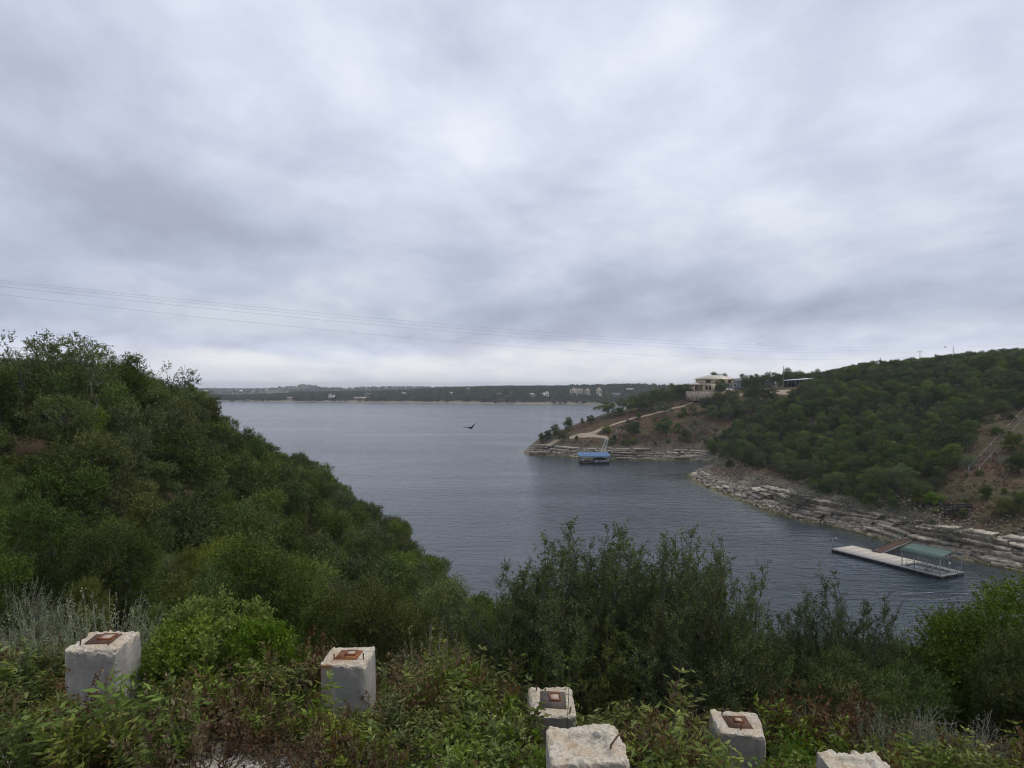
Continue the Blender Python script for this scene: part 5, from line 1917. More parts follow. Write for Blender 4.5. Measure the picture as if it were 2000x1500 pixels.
A_, B_ = np.array((-120.0, 120.0)), np.array((197.0, 330.0))
for i, (y0_, y1_, y2_, y3_) in enumerate(((545, 647, 672, 680), (550, 653, 678, 684), (558, 661, 684, 689), (573, 678, 700, 697))):
    ts_ = np.array((0.063, 0.3785, 0.6925, 1.0))
    zs_ = np.array([H0 + (HY - yy) / F * (A_[1] + (B_[1] - A_[1]) * t_) for yy, t_ in zip((y0_, y1_, y2_, y3_), ts_)])
    co_ = np.polyfit(ts_, zs_, 2)
    t_ = np.linspace(-0.25, 1.0 if i else 1.35, 70)
    P = np.stack([A_[0] + (B_[0] - A_[0]) * t_ + (i % 3 - 1) * 0.6, A_[1] + (B_[1] - A_[1]) * t_, np.polyval(co_, t_)], 1)
    V, q = tube(P, 0.015, 4)
    o = MB().add(V, q).build("power_line", M["wire"])
    tag(o, "%s of the four thin power lines crossing the sky" % ("topmost", "second from top", "third from top", "lowest")[i], "wire")

# ------------------------------------------------------------------ birds
def bird(px, py, Y, span, label, lw, rw, yaw):
    """lw / rw: (dx, dz) of the two wing tips as parts of the span"""
    p = W(px, py, Y)
    b = thing("vulture", label, "bird", p, yaw)
    # body, head and tail in one tapering skin
    prof_ = [(-0.42, 0.02), (-0.30, 0.05), (-0.12, 0.095), (0.05, 0.11), (0.2, 0.08), (0.3, 0.05), (0.36, 0.045), (0.43, 0.015)]
    V, q = tube([(0, a, 0.02 * a) for a, r_ in prof_], [r_ for a, r_ in prof_], 8)
    mb = MB().add(V, q)
    mb.add([(-0.12, -0.32, 0), (0.12, -0.32, 0), (0.16, -0.62, 0.0), (-0.16, -0.62, 0.0), (0, -0.3, 0.03), (0, -0.6, 0.015)], [(0, 1, 2, 3)], [(0, 4, 1), (3, 2, 5)])
    for sgn, (dx, dz) in ((-1, lw), (1, rw)):
        root, mid_, tip = np.array((sgn * 0.08, 0.06, 0.03)), np.array((sgn * abs(dx) * 0.45, 0.14, dz * 0.55)), np.array((dx, 0.0, dz))
        pts_ = [(root, 0.24), (mid_, 0.25), (mid_ + (tip - mid_) * 0.6, 0.2), (tip, 0.07)]
        V = []
        for c_, ch in pts_:
            V += [c_ + (0, ch * 0.45, 0), c_ + (0, 0, 0.035 * ch / 0.2), c_ + (0, -ch, -0.01), c_ + (0, 0, -0.015)]
        q = [(i * 4 + j, i * 4 + (j + 1) % 4, (i + 1) * 4 + (j + 1) % 4, (i + 1) * 4 + j) for i in range(3) for j in range(4)]
        mb.add(V, q + [(0, 3, 2, 1), (12, 13, 14, 15)])
    o = mb.build("body", M["feather"], b)
    b.scale = (span / 1.8,) * 3
    return b


bird(920, 835.5, 62, 1.8, "black vulture gliding low over the open lake", (-0.75, 0.05), (0.45, 0.40), R(-20))
bird(1345, 1110, 30, 1.15, "black vulture flying behind the top twigs of the dark thicket", (-0.62, 0.30), (0.62, 0.06), R(15))
bird(1846, 678, 190, 1.6, "tiny black bird high above the right ridge", (-0.7, 0.2), (0.7, 0.25), R(30))
bird(1485, 672, 230, 1.6, "tiny black bird in the sky above the carport", (-0.7, 0.3), (0.7, 0.15), R(-40))
# ------------------------------------------------------------------ trees and shrubs on the point
def at_base(kind, px, basey, topy, label, group=None, hf=right_h, y0=284, y1=352, Y=None, wf=1.0, name=None):
    p = hit(px, basey, hf, y0, y1) if Y is None else np.array(((px - 1000) / F * Y, Y, h1(hf, (px - 1000) / F * Y, Y)))
    h = (basey - topy) / F * p[1] if Y is None else H0 + (HY - topy) / F * Y - p[2]
    s_ = max(h, 0.4) / PROTO[kind][0]["H"]
    return plant(kind, p[0], p[1], p[2] - 0.1, s_ * wf, label, group, sz=s_, name=name)


at_base("oak", 1186, 814, 786, "spreading lone oak on the crest of the point", wf=1.45)
at_base("oak", 1153, 829, 811, "small round oak left of the lone oak on the point", wf=1.1)
at_base("juniper", 1137, 828, 817, "tiny juniper left of the small round oak on the point")
at_base("juniper", 1111, 842, 817, "dense round juniper on the crest halfway down the point", wf=1.1)
at_base("juniper", 1084, 851, 829, "dense juniper next lower on the crest of the point", wf=1.15)
at_base("juniper", 1069, 859, 841, "juniper near the tip of the point, upper of two touching", wf=1.1)
at_base("juniper", 1058, 866, 847, "juniper nearest the tip of the point, lower of two touching", wf=1.0)
at_base("oak", 1100, 866, 844, "small parasol-shaped oak beside the dirt track near the tip", wf=1.2)
at_base("juniper", 1126, 862, 851, "little dark juniper below the wide bare part of the track")
at_base("bright", 1185, 844, 832, "bright green round bush beside the track on the point", wf=1.3)
at_base("oak", 1233, 855, 822, "large dark oak beside the timber stair on the point", wf=1.35)
at_base("juniper", 1200, 861, 850, "small juniper beside the concrete pad")
at_base("oak", 1300, 857, 818, "large dark oak on the brown slope right of the timber stair", wf=1.25)
at_base("greyshrub", 1360, 850, 816, "large grey-brown thicket on the slope below the house", wf=1.5)
at_base("juniper", 1338, 862, 838, "dark juniper left of the grey-brown thicket", wf=1.2)
at_base("sage", 1372, 857, 846, "pale grey bush under the grey-brown thicket", wf=1.6)
at_base("oak", 1300, 812, 786, "dark oak above the track in the middle of the point", wf=1.2)
at_base("juniper", 1248, 818, 806, "low juniper just above the track on the point", wf=1.3)
at_base("greyshrub", 1283, 800, 780, "reddish-grey leafless thicket on the crest of the point", wf=1.4)
at_base("oak", 1256, 806, 776, "round oak on the crest right of the lone oak", wf=1.2)
at_base("oak", 1230, 806, 784, "low oak on the crest between the lone oak and the round oak", wf=1.3)
at_base("juniper", 1210, 812, 795, "dense bush touching the lone oak on its right", wf=1.3)
for i, (px, b_, t_) in enumerate(((1216, 800, 778), (1238, 796, 772), (1262, 792, 766), (1276, 788, 762), (1292, 782, 757), (1246, 802, 780), (1270, 800, 776))):
    at_base("juniper" if i % 2 else "oak", px, b_, t_, "dark tree in the belt on the point's crest right of the lone oak", "trees on the crest of the point", wf=1.2, y1=372)
for i, (px, b_, t_) in enumerate(((1308, 786, 762), (1325, 780, 756), (1340, 776, 750), (1316, 792, 768), (1290, 790, 770))):
    at_base("oak", px, b_, t_, "dark oak in the clump left of the stone retaining wall", "oaks left of the retaining wall", wf=1.15, y1=365)
at_base("oak", 1407, 770, 741, "oak standing in front of the cream house", Y=331, wf=0.8)
at_base("oak", 1400, 750, 728, "oak crown rising behind the cream house roof", Y=362, wf=1.1)
for i, (px, b_, t_) in enumerate(((1380, 806, 776), (1405, 803, 768), (1428, 800, 766), (1392, 818, 790), (1420, 822, 792), (1440, 812, 780), (1352, 808, 792), (1336, 812, 796))):
    at_base("juniper" if i % 2 else "oak", px, b_, t_, "dark bushy tree in the thicket below the retaining wall and house", "trees below the retaining wall", wf=1.15)
for i, (px, b_, t_) in enumerate(((1462, 790, 752), (1486, 786, 749), (1504, 790, 760), (1470, 806, 778), (1500, 808, 780), (1450, 815, 786))):
    at_base("oak", px, b_, t_, "spreading oak in the clump between the cream house and the lawn", "oaks between house and lawn", wf=1.2)
at_base("oak", 1508, 757, 726, "round oak on a short trunk left of the utility pole", Y=352, wf=1.0)
for i, px in enumerate((1458, 1470, 1481, 1493)):
    at_base("oak", px, 757, 731 + (i % 2) * 4, "dark tree in the row behind the grey-roofed building", "trees behind the grey-roofed building", Y=366 + 3 * i, wf=1.0)
for i, px in enumerate((1537, 1548, 1560, 1572, 1584, 1596)):
    at_base("juniper", px, 757, 722 + (i * 5) % 8, "dark juniper in the row behind the white carport", "junipers behind the carport", Y=374 + 2 * i, wf=1.0)

# small scrub on the brown slopes
g = np.random.default_rng(77)
SLOPE = [(1110, 862), (1180, 858), (1240, 835), (1300, 815), (1400, 800), (1480, 800), (1420, 870), (1380, 880), (1250, 872), (1120, 874)]
k = 0
while k < 46:
    px, py = g.uniform(1100, 1480), g.uniform(798, 876)
    if not in_poly(np.array(px), np.array(py), SLOPE):
        continue
    kd = ("greyshrub", "juniper", "sage", "bright", "juniper")[g.integers(5)]
    at_base(kd, px, py, py - g.uniform(4, 11), {"greyshrub": "small grey-brown bush scattered on the brown slope of the point", "juniper": "small dark juniper bush scattered on the brown slope of the point", "sage": "small pale sage bush scattered on the brown slope of the point", "bright": "small green bush scattered on the brown slope of the point"}[kd],
            "scrub on the slope of the point, " + kd.replace("bright", "green").replace("greyshrub", "grey"), wf=1.25)
    k += 1
# right shore: bushes on the bluff and the cleared slope
BL = [("greyshrub", 1600, 985, 960), ("greyshrub", 1740, 1015, 985), ("greyshrub", 1500, 955, 938), ("juniper", 1610, 968, 940), ("juniper", 1700, 995, 962), ("juniper", 1745, 1000, 970), ("greyshrub", 1552, 1000, 956), ("greyshrub", 1572, 990, 950), ("greyshrub", 1640, 1000, 962), ("greyshrub", 1660, 1004, 970), ("greyshrub", 1790, 1040, 996), ("greyshrub", 1770, 1024, 990),
      ("greyshrub", 1440, 938, 916), ("greyshrub", 1400, 912, 888), ("greyshrub", 1480, 950, 928), ("juniper", 1425, 915, 896), ("juniper", 1462, 912, 886), ("juniper", 1482, 915, 890), ("greyshrub", 1860, 1062, 1030),
      ("greyshrub", 1885, 1066, 1034), ("greyshrub", 1840, 1060, 1026), ("greyshrub", 1930, 1075, 1048), ("greyshrub", 1520, 965, 944), ("greyshrub", 1700, 1010, 985)]
for kd, px, b_, t_ in BL:
    at_base(kd, px, b_, t_, "grey-brown bush clinging to the rocky bluff of the right shore" if kd == "greyshrub" else "dark juniper bush growing among the rocks of the right shore", "bushes on the right bluff" if kd == "greyshrub" else "junipers on the rocky shore", y0=100, y1=250, wf=1.2)
at_base("sage", 1886, 914, 880, "silvery grey bush at the edge of the wood left of the tram rails", y0=110, y1=260, wf=1.0)
at_base("sage", 1962, 908, 884, "silvery bush right of the tram rails", y0=110, y1=260, wf=1.1)
at_base("juniper", 1980, 885, 846, "round juniper growing over the tram rails", y0=110, y1=280, wf=1.3)
at_base("juniper", 1990, 925, 886, "wide juniper on the cleared slope below the tram rails", y0=110, y1=280, wf=1.5)
at_base("juniper", 1956, 1008, 972, "green juniper bush right of the black platform", y0=110, y1=200, wf=1.5)
at_base("juniper", 1990, 1000, 960, "green juniper bush at the frame's right edge above the bluff", y0=110, y1=200, wf=1.4)
at_base("juniper", 1925, 975, 950, "small juniper bush above the black platform", y0=110, y1=200, wf=1.5)
at_base("juniper", 1880, 1012, 994, "low juniper bush under the black platform", y0=110, y1=200, wf=1.4)
at_base("bright", 1822, 985, 962, "bright green bush at the foot of the wood near the platform", y0=110, y1=220, wf=1.4)
at_base("oak", 1850, 905, 832, "pale-stemmed light green oak standing out of the wood near the clearing", y0=110, y1=260, wf=1.05)
at_base("oak", 1900, 842, 790, "wide oak at the top edge of the cleared slope", y0=110, y1=290, wf=1.2)
at_base("juniper", 1955, 820, 785, "light juniper above the cleared slope", y0=110, y1=300, wf=1.4)

CLR0 = [(1880, 900), (1925, 830), (2020, 790), (2020, 1050), (1810, 1030), (1830, 975)]
k = 0
while k < 34:
    px, py = g.uniform(1810, 2010), g.uniform(800, 1050)
    if not in_poly(np.array(px), np.array(py), CLR0):
        continue
    kd = ("greyshrub", "juniper", "greyshrub", "bright", "juniper")[g.integers(5)]
    at_base(kd, px, py, py - g.uniform(6, 17), {"greyshrub": "small grey-brown bush on the cleared slope round the tram rails", "juniper": "small juniper bush on the cleared slope round the tram rails", "bright": "small green bush on the cleared slope round the tram rails"}[kd],
            "scrub on the cleared slope, " + kd.replace("bright", "green").replace("greyshrub", "grey"), y0=108, y1=290, wf=1.35)
    k += 1

# ------------------------------------------------------------------ left slope: singular trees
def near_top(kind, px, topy, Y, label, wf=1.0, group=None, hmax=99, name=None, var=None):
    x_ = (px - 1000) / F * Y
    z_ = h1(near_h, x_, Y)
    h = min(hmax, H0 + (HY - topy) / F * Y - z_)
    s_ = max(h, 0.3) / PROTO[kind][0]["H"]
    return plant(kind, x_, Y, z_ - 0.08, s_ * wf, label, group, sz=s_, name=name, var=var)


near_top("airy_oak", 18, 664, 50, "open-crowned oak at the left edge of the picture on the skyline", 1.0)
near_top("airy_oak", 140, 648, 57, "tall airy oak rising highest on the left skyline", 1.0)
near_top("airy_oak", 75, 662, 60, "airy oak between the leftmost and the highest skyline oak", 0.9)
near_top("airy_oak", 188, 676, 62, "small airy oak just right of the highest skyline oak", 0.7)
near_top("airy_oak", 335, 718, 82, "airy oak on the skyline where the left hill starts to fall", 1.0)
near_top("airy_oak", 398, 770, 92, "oak leaning out over the lake on the left hill", 0.9)
near_top("juniper", 245, 696, 68, "dense juniper on the skyline of the left hill", 1.1)
near_top("bare", 455, 985, 42, "pale half-dead tree with bare branches low on the left slope", 0.9, hmax=3.6)
near_top("oak", 470, 980, 43, "olive-leaved oak behind the pale bare branches on the left slope", 0.7)
near_top("bare", 395, 1010, 41, "dead pale branches left of the half-dead tree", 0.7, hmax=3)
near_top("bare", 745, 1030, 62, "leafless grey bush among the junipers near the water", 0.9, hmax=2.6)
near_top("bare", 690, 934, 124, "grey leafless bush on the edge of the left wood above the water", 1.1, hmax=4)
near_top("bare", 175, 735, 55, "grey leafless tree below the skyline oaks", 0.9)
near_top("sage", 45, 815, 38, "silver-white bush on the left slope at the picture edge", 1.2, hmax=1.7)
near_top("bare", 60, 880, 36, "thin dead branches at the left edge of the slope", 0.7, hmax=2.2)
near_top("near_juniper", 445, 1060, 27, "bright olive juniper in the middle of the left slope", 1.1)

# ------------------------------------------------------------------ concrete piers
def concrete_mat():
    m, t, out = new_mat("weathered_concrete")
    co = objco(t)
    at_ = t.nodes.new("ShaderNodeAttribute")
    at_.attribute_name = "broken"
    rs = t.nodes.new("ShaderNodeAttribute")
    rs.attribute_name = "rust"
    n1 = noise(t, co, 3.0, 5, 0.6)
    n2 = noise(t, co, 28.0, 5, 0.7)
    vo = t.nodes.new("ShaderNodeTexVoronoi")
    vo.inputs["Scale"].default_value = 34
    t.links.new(co, vo.inputs["Vector"])
    mp = t.nodes.new("ShaderNodeMapping")
    mp.inputs["Scale"].default_value = (1.2, 1.2, 9)
    t.links.new(co, mp.inputs[0])
    ln = noise(t, mp.outputs[0], 2.0, 4, 0.6)
    side = ramp(t, mathn(t, "ADD", mathn(t, "MULTIPLY", n1, 0.75), mathn(t, "MULTIPLY", ln, 0.25)), [(0.3, (0.19, 0.183, 0.165)), (0.5, (0.29, 0.28, 0.255)), (0.7, (0.42, 0.40, 0.36))])
    dirt = ramp(t, noise(t, co, 1.7, 5, 0.65), [(0.52, 0.0), (0.68, 0.6)])
    side = mixc(t, dirt, side, (0.13, 0.12, 0.105))
    ms = t.nodes.new("ShaderNodeMapping")
    ms.inputs["Scale"].default_value = (9, 9, 0.9)
    t.links.new(co, ms.inputs[0])
    streak = noise(t, ms.outputs[0], 1.0, 4, 0.6)
    side = mixc(t, ramp(t, streak, [(0.52, 0.0), (0.72, 0.55)]), side, (0.46, 0.43, 0.375))
    pit = t.nodes.new("ShaderNodeTexVoronoi")
    pit.inputs["Scale"].default_value = 17
    t.links.new(co, pit.inputs["Vector"])
    pits = ramp(t, pit.outputs["Distance"], [(0.07, 1.0), (0.13, 0.0)])
    side = mixc(t, mathn(t, "MULTIPLY", pits, 0.7), side, (0.07, 0.066, 0.06))
    top = ramp(t, n2, [(0.28, (0.28, 0.245, 0.19)), (0.5, (0.52, 0.465, 0.37)), (0.7, (0.70, 0.64, 0.54))])
    top = mixc(t, ramp(t, vo.outputs["Distance"], [(0.0, 0.85), (0.26, 0.0)]), top, (0.17, 0.155, 0.14))
    top = mixc(t, ramp(t, n1, [(0.46, 0.0), (0.66, 0.6)]), top, (0.42, 0.31, 0.18))
    c = mixc(t, ramp(t, mathn(t, "ADD", at_.outputs["Fac"], mathn(t, "MULTIPLY", mathn(t, "SUBTRACT", n2, 0.5), 0.5)), [(0.42, 0.0), (0.55, 1.0)]), side, top)
    rf = mathn(t, "MULTIPLY", rs.outputs["Fac"], ramp(t, n1, [(0.3, 0.25), (0.65, 1.0)]))
    c = mixc(t, rf, c, (0.30, 0.125, 0.035))
    bh = mathn(t, "ADD", mathn(t, "MULTIPLY", n2, 0.7), mathn(t, "MULTIPLY", vo.outputs["Distance"], 0.5))
    bh = mathn(t, "MULTIPLY", bh, mathn(t, "ADD", mathn(t, "MULTIPLY", at_.outputs["Fac"], 0.85), 0.15))
    b = principled(t, out, c, 0.95, bh, 0.8, 0.02, spec=0.15)
    return m


def rust_mat(name, a, b):
    m, t, out = new_mat(name)
    co = objco(t)
    n1 = noise(t, co, 14.0, 6, 0.7)
    n2 = noise(t, co, 60.0, 4, 0.7)
    c = ramp(t, n1, [(0.35, a), (0.6, b)])
    c = mixc(t, ramp(t, n2, [(0.55, 0.0), (0.7, 0.5)]), c, (0.40, 0.16, 0.05))
    principled(t, out, c, 0.85, n2, 0.6, 0.004, spec=0.3)
    return m


M["concrete"] = concrete_mat()
M["rust"] = rust_mat("rusty_plate", (0.055, 0.038, 0.032), (0.13, 0.065, 0.036))
M["rust2"] = rust_mat("rusty_tube", (0.13, 0.045, 0.02), (0.24, 0.085, 0.03))
M["rust3"] = rust_mat("orange_rust_plate", (0.12, 0.05, 0.022), (0.27, 0.11, 0.04))
M["greysteel"] = rust_mat("grey_brown_plate", (0.075, 0.064, 0.058), (0.12, 0.098, 0.085))
M["fill"] = plain("tube_fill", (0.42, 0.33, 0.27), 0.95, 0.3, 20)


def pier(X, Y, ztop, s, h, label, seed, rz=0.0, tilt=(0, 0), plate=0.5, off=(0, 0), chip=0.05, rust=(0, 0), sy=None, bars=(), pm="rust", turn=0.0, ring=0.44):
    sy = sy or s
    r = thing("concrete_pier", label, "pier", (X, Y, ztop), rot=(R(tilt[0]), R(tilt[1]), rz))
    g_ = np.random.default_rng(seed)
    # shell grid: top (n x n) plus four sides
    n, m_ = 44, 30
    us = np.linspace(-0.5, 0.5, n + 1)
    V, q = [], []
    X0, Y0 = np.meshgrid(us, us)
    top = np.stack([X0 * s, Y0 * sy, np.zeros_like(X0)], -1).reshape(-1, 3)
    for i in range(n):
        for j in range(n):
            a = i * (n + 1) + j
            q.append((a, a + 1, a + n + 2, a + n + 1))
    V.append(top)
    zz = -h * np.linspace(0, 1, m_ + 1)[1:] ** 1.5
    ringi = [j for j in range(n)] + [(i * (n + 1) + n) for i in range(n)] + [n * (n + 1) + (n - j) for j in range(n)] + [((n - i) * (n + 1)) for i in range(n)]
    prev = ringi
    base = top[ringi]
    cnt = len(top)
    for z_ in zz:
        V.append(base + (0, 0, z_))
        cur = list(range(cnt, cnt + len(ringi)))
        for k_ in range(len(ringi)):
            k2 = (k_ + 1) % len(ringi)
            q.append((prev[k_], cur[k_], cur[k2], prev[k2]))
        prev = cur
        cnt += len(ringi)
    V = np.concatenate(V)
    ex, ey, ez = s / 2 - np.abs(V[:, 0]), sy / 2 - np.abs(V[:, 1]), -V[:, 2]
    nz = lambda sc, sd: fbm(V[:, 0] + V[:, 2] * 0.73 + sd, V[:, 1] - V[:, 2] * 0.61, sc, seed + int(sd), 4)
    de = np.minimum(ex, ey)
    # chipped top arris: drops and draws in, irregularly
    amp = chip * np.clip(0.4 + 2.6 * nz(0.25, 3) + 1.6 * nz(0.06, 5), 0.04, 2.4)
    near_top_edge = np.exp(-np.maximum(de, 0) / (amp * 1.1 + 1e-4)) * np.exp(-ez / (amp * 1.6 + 1e-4))
    out = V.copy()
    out[:, 2] -= near_top_edge * amp * 0.9
    sgn = np.sign(V[:, :2])
    out[:, 0] -= sgn[:, 0] * near_top_edge * amp * 0.7 * np.exp(-ex / (amp + 1e-4))
    out[:, 1] -= sgn[:, 1] * near_top_edge * amp * 0.7 * np.exp(-ey / (amp + 1e-4))
    # worn vertical corners
    cor = np.exp(-np.hypot(ex, ey) / 0.03)
    ca = 0.018 * (1 + 2.5 * np.clip(nz(0.15, 9), 0, 1))
    out[:, 0] -= sgn[:, 0] * cor * ca
    out[:, 1] -= sgn[:, 1] * cor * ca
    istop = ez < 1e-6
    out[:, 2] += np.where(istop, (nz(0.045, 13) * 0.04 + nz(0.3, 17) * 0.035) * (np.clip((np.maximum(np.abs(V[:, 0] - off[0]), np.abs(V[:, 1] - off[1])) - s * plate * 0.5) / 0.03, 0.0, 1) if plate else 1.0), 0)
    if not plate:
        out[:, 2] -= np.where(istop, 0.045 * np.clip((0.3 * s - np.maximum(np.abs(V[:, 0]), np.abs(V[:, 1] + 0.03))) / 0.03, 0, 1), 0)
    rough = (~istop) * nz(0.12, 21) * 0.004
    out[:, 0] += np.where(ex < 1e-6, sgn[:, 0] * rough, 0)
    out[:, 1] += np.where(ey < 1e-6, sgn[:, 1] * rough, 0)
    br_ = np.where(istop, 1.0, np.clip(1.35 - ez / (amp * 1.5 + 0.012), 0, 1))
    br_ = np.maximum(br_, cor * 0.8 * (nz(0.3, 25) > 0.02) * (ez < 0.3))
    # rust bleeding from the steel towards one side
    if plate:
        dr = np.hypot(V[:, 0] - off[0] - rust[0] * 0.14, V[:, 1] - off[1] - rust[1] * 0.14)
        ru = np.where(istop, np.clip(1.15 - dr / (s * 0.36), 0, 1) * 0.75, 0)
        side_w = np.clip((V[:, 0] * rust[0] + V[:, 1] * rust[1]) / (s * 0.5) - 0.75, 0, 1) * 4
        ru = np.maximum(ru, np.clip(side_w, 0, 1) * np.exp(-ez / 0.25) * 0.8 * (nz(0.12, 31) > -0.05))
    else:
        ru = np.where(istop, np.clip(nz(0.16, 33) - 0.12, 0, 1) * 3.0, 0)
    me = mesh_np("block", out, q, None, [M["concrete"]], smooth=False)
    for nm_, val in (("broken", br_), ("rust", np.clip(ru, 0, 1))):
        a = me.attributes.new(nm_, "FLOAT", "POINT")
        a.data.foreach_set("value", np.asarray(val, np.float32))
    link("block", me, r)
    if plate:
        pw = s * plate
        MB().box((off[0], off[1], 0.0), (pw, pw * 0.95, 0.018), turn).build("steel_plate", M[pm], r)
        tw = pw * ring
        tx, ty = off[0] + pw * 0.08, off[1] + pw * 0.12
        o = MB().box((tx, ty - tw / 2, 0.016), (tw, 0.014, 0.026)).box((tx, ty + tw / 2, 0.016), (tw, 0.014, 0.026)).box((tx - tw / 2, ty, 0.016), (0.014, tw + 0.014, 0.027)).box((tx + tw / 2, ty, 0.016), (0.014, tw + 0.014, 0.027)).build("tube_stub", M["rust2"], r)
        MB().box((tx, ty, 0.012), (tw - 0.02, tw - 0.02, 0.016)).build("tube_fill", M["fill"], o)
    for bx, by, dx, dy, dz in bars:
        V_, q_ = tube([(bx, by, -0.03), (bx, by, 0.03), (bx + dx * 0.5, by + dy * 0.5, 0.03 + dz * 0.7), (bx + dx, by + dy, 0.03 + dz)], 0.009, 6)
        MB().add(V_, q_).build("rebar", M["rust"], r, smooth=True)
    return r


PIERS = [(-5.14, 8.62, 26.82, 0.64), (-2.06, 8.62, 26.62, 0.57), (0.50, 8.62, 26.05, 0.58), (0.65, 6.02, 26.88, 0.68), (2.88, 8.75, 25.72, 0.60), (3.52, 6.95, 26.16, 0.64)]
pier(-5.14, 8.62, 26.82, 0.64, 1.5, "tall concrete pier with rusty plate at left, chipped lower-left corner", 301, R(2), (2, 0), 0.5, (-0.02, 0.02), 0.055, (0.2, 0.1), bars=((-0.2, -0.16, 0.0, 0.02, 0.05), (0.16, -0.2, 0, 0.02, 0.05), (-0.1, 0.28, 0.04, 0, 0.03)), turn=R(3), ring=0.5)
pier(-2.06, 8.62, 26.62, 0.57, 1.4, "concrete pier with orange rust streak down its left corner", 302, R(-2), (1, -1), 0.5, (0.0, 0.02), 0.04, (-0.75, -0.6), bars=((0.22, -0.12, 0, 0, 0.05), (-0.14, -0.14, 0, 0, 0.05)), pm="rust3", turn=R(-3))
pier(0.50, 8.62, 26.05, 0.58, 1.3, "pier leaning towards the viewer with square dark steel plate", 303, R(3), (14, 2), 0.55, (0.02, 0.02), 0.035, (0.3, 0.5), bars=((0.2, -0.22, 0.02, 0.03, 0.04), (-0.18, 0.19, 0, 0.02, 0.05)), pm="greysteel", turn=R(-4), ring=0.4)
p4 = pier(0.65, 6.02, 26.88, 0.68, 1.4, "nearest concrete pier, bare broken top without a steel plate", 304, R(1), (0, -1), 0, chip=0.06, bars=((0.2, -0.12, 0.13, 0.14, 0.05),))
pier(2.88, 8.75, 25.72, 0.60, 1.4, "concrete pier at right with rusty plate, standing before the dark thicket", 305, R(-6), (3, 2), 0.5, (0.0, 0.0), 0.05, (0.35, 0.35), bars=((-0.16, 0.16, 0.1, 0.03, 0.04), (0.0, -0.2, 0, 0, 0.05)), turn=R(7), ring=0.36)
pier(3.52, 6.95, 26.16, 0.64, 1.4, "rightmost concrete pier, only its pale top showing at the bottom edge", 306, R(-3), (0, 1), 0, chip=0.07, bars=())
# loose lumps of concrete on the nearest pier and beside the others
cr = np.random.default_rng(9)
for (X_, Y_, Z_, sz, lb) in ((0.76, 6.12, 26.875, 0.09, "small loose lump of concrete lying on the nearest pier"), (-4.45, 8.9, 25.85, 0.32, "broken concrete lump beside the leftmost pier"), (-1.62, 8.75, 25.75, 0.22, "pinkish broken lump right of the rust-streaked pier"), (-6.0, 8.0, 25.85, 0.2, "pale stone in the weeds at the lower left")):
    V, q, t = rock_arrays(cr, sz, sz * 0.7, sz * 0.5, 9, False)
    o = MB().add(V, q, t).build("concrete_lump", M["concrete"], None, (X_, Y_, Z_), cr.uniform(0, 6))
    tag(o, lb, "rubble")

# ------------------------------------------------------------------ foreground plants
near_top("sage", 22, 1212, 9.3, "large grey-green sage bush at the lower left edge", 1.0, var=0)
near_top("sage", 92, 1245, 9.7, "grey-green sage bush touching the leftmost pier", 0.9, var=1)
near_top("sage", 60, 1330, 8.6, "low sage bush in front of the large one at lower left", 1.1, var=1)
near_top("sage", 208, 1148, 11.2, "upright silvery sage bush rising behind the leftmost pier", 0.85, var=0)
near_top("sage", 90, 1150, 13.5, "pale sage bush up the bank behind the large one", 1.0, var=1)
near_top("sage", 25, 1120, 14.5, "brownish sage bush at the left edge up the bank", 0.9, var=0)
near_top("bright", 430, 1165, 9.8, "tallest bright green leafy shrub between the two left piers", 0.95, var=0)
near_top("bright", 345, 1215, 9.3, "bright green shrub right of the leftmost pier", 1.0, var=1)
near_top("bright", 510, 1215, 9.6, "bright green shrub on the right side of the leafy thicket", 0.9, var=1)
near_top("bright", 555, 1300, 9.0, "low green shrub left of the rust-streaked pier", 1.1, var=0)
near_top("bright", 470, 1320, 9.0, "green shrub low in the middle of the leafy thicket", 1.1, var=1)
near_top("bright", 330, 1320, 9.0, "green shrub low beside the leftmost pier", 1.1, var=0)
near_top("yellow", 830, 1212, 10.2, "thin shrub with yellow flowering tips", 1.0)
near_top("yellow", 885, 1245, 10.6, "second thin yellow-tipped shrub nearer the dark thicket", 0.9)
near_top("bright", 912, 1290, 9.7, "upright fresh green bush between yellow shrub and thicket", 0.6, var=0)
near_top("bright", 865, 1310, 9.4, "low fresh green bush under the yellow shrub", 0.9, var=1)
near_top("thicket", 1082, 1030, 11.2, "dark feathery evergreen shrub, tallest and leftmost of the big thicket", 1.05, var=0)
near_top("thicket", 1165, 1062, 11.7, "dark feathery evergreen shrub second from left in the big thicket", 1.0, var=1)
near_top("thicket", 1245, 1048, 11.5, "dark feathery evergreen shrub in the middle of the big thicket", 0.95, var=2)
near_top("thicket", 1318, 1044, 11.3, "dark feathery evergreen shrub right of the thicket's middle", 0.85, var=0)
near_top("thicket", 1398, 1090, 11.8, "dark feathery evergreen shrub at the thicket's right end", 0.75, var=1)
near_top("thicket", 1020, 1112, 12.2, "smaller dark shrub at the thicket's left foot", 0.9, var=2)
near_top("thicket", 1125, 1085, 12.8, "dark shrub filling the back of the thicket, left", 1.1, var=2)
near_top("thicket", 1275, 1080, 12.8, "dark shrub filling the back of the thicket, right", 1.1, var=1)
near_top("thicket", 1440, 1215, 11.8, "low dark shrub closing the thicket on the right", 1.0, var=2)
near_top("thicket", 1150, 1215, 10.4, "low dark shrub in front of the big thicket, left", 1.2, var=1)
near_top("thicket", 1300, 1225, 10.4, "low dark shrub in front of the big thicket, right", 1.2, var=2)
near_top("thicket", 1535, 1196, 13.2, "dark oak scrub left in the row below the dock", 1.0, var=0)
near_top("thicket", 1622, 1150, 13.1, "dark oak scrub with tall shoots in the row below the dock", 0.95, var=1)
near_top("thicket", 1705, 1188, 13.4, "dark oak scrub third in the row below the dock", 1.0, var=2)
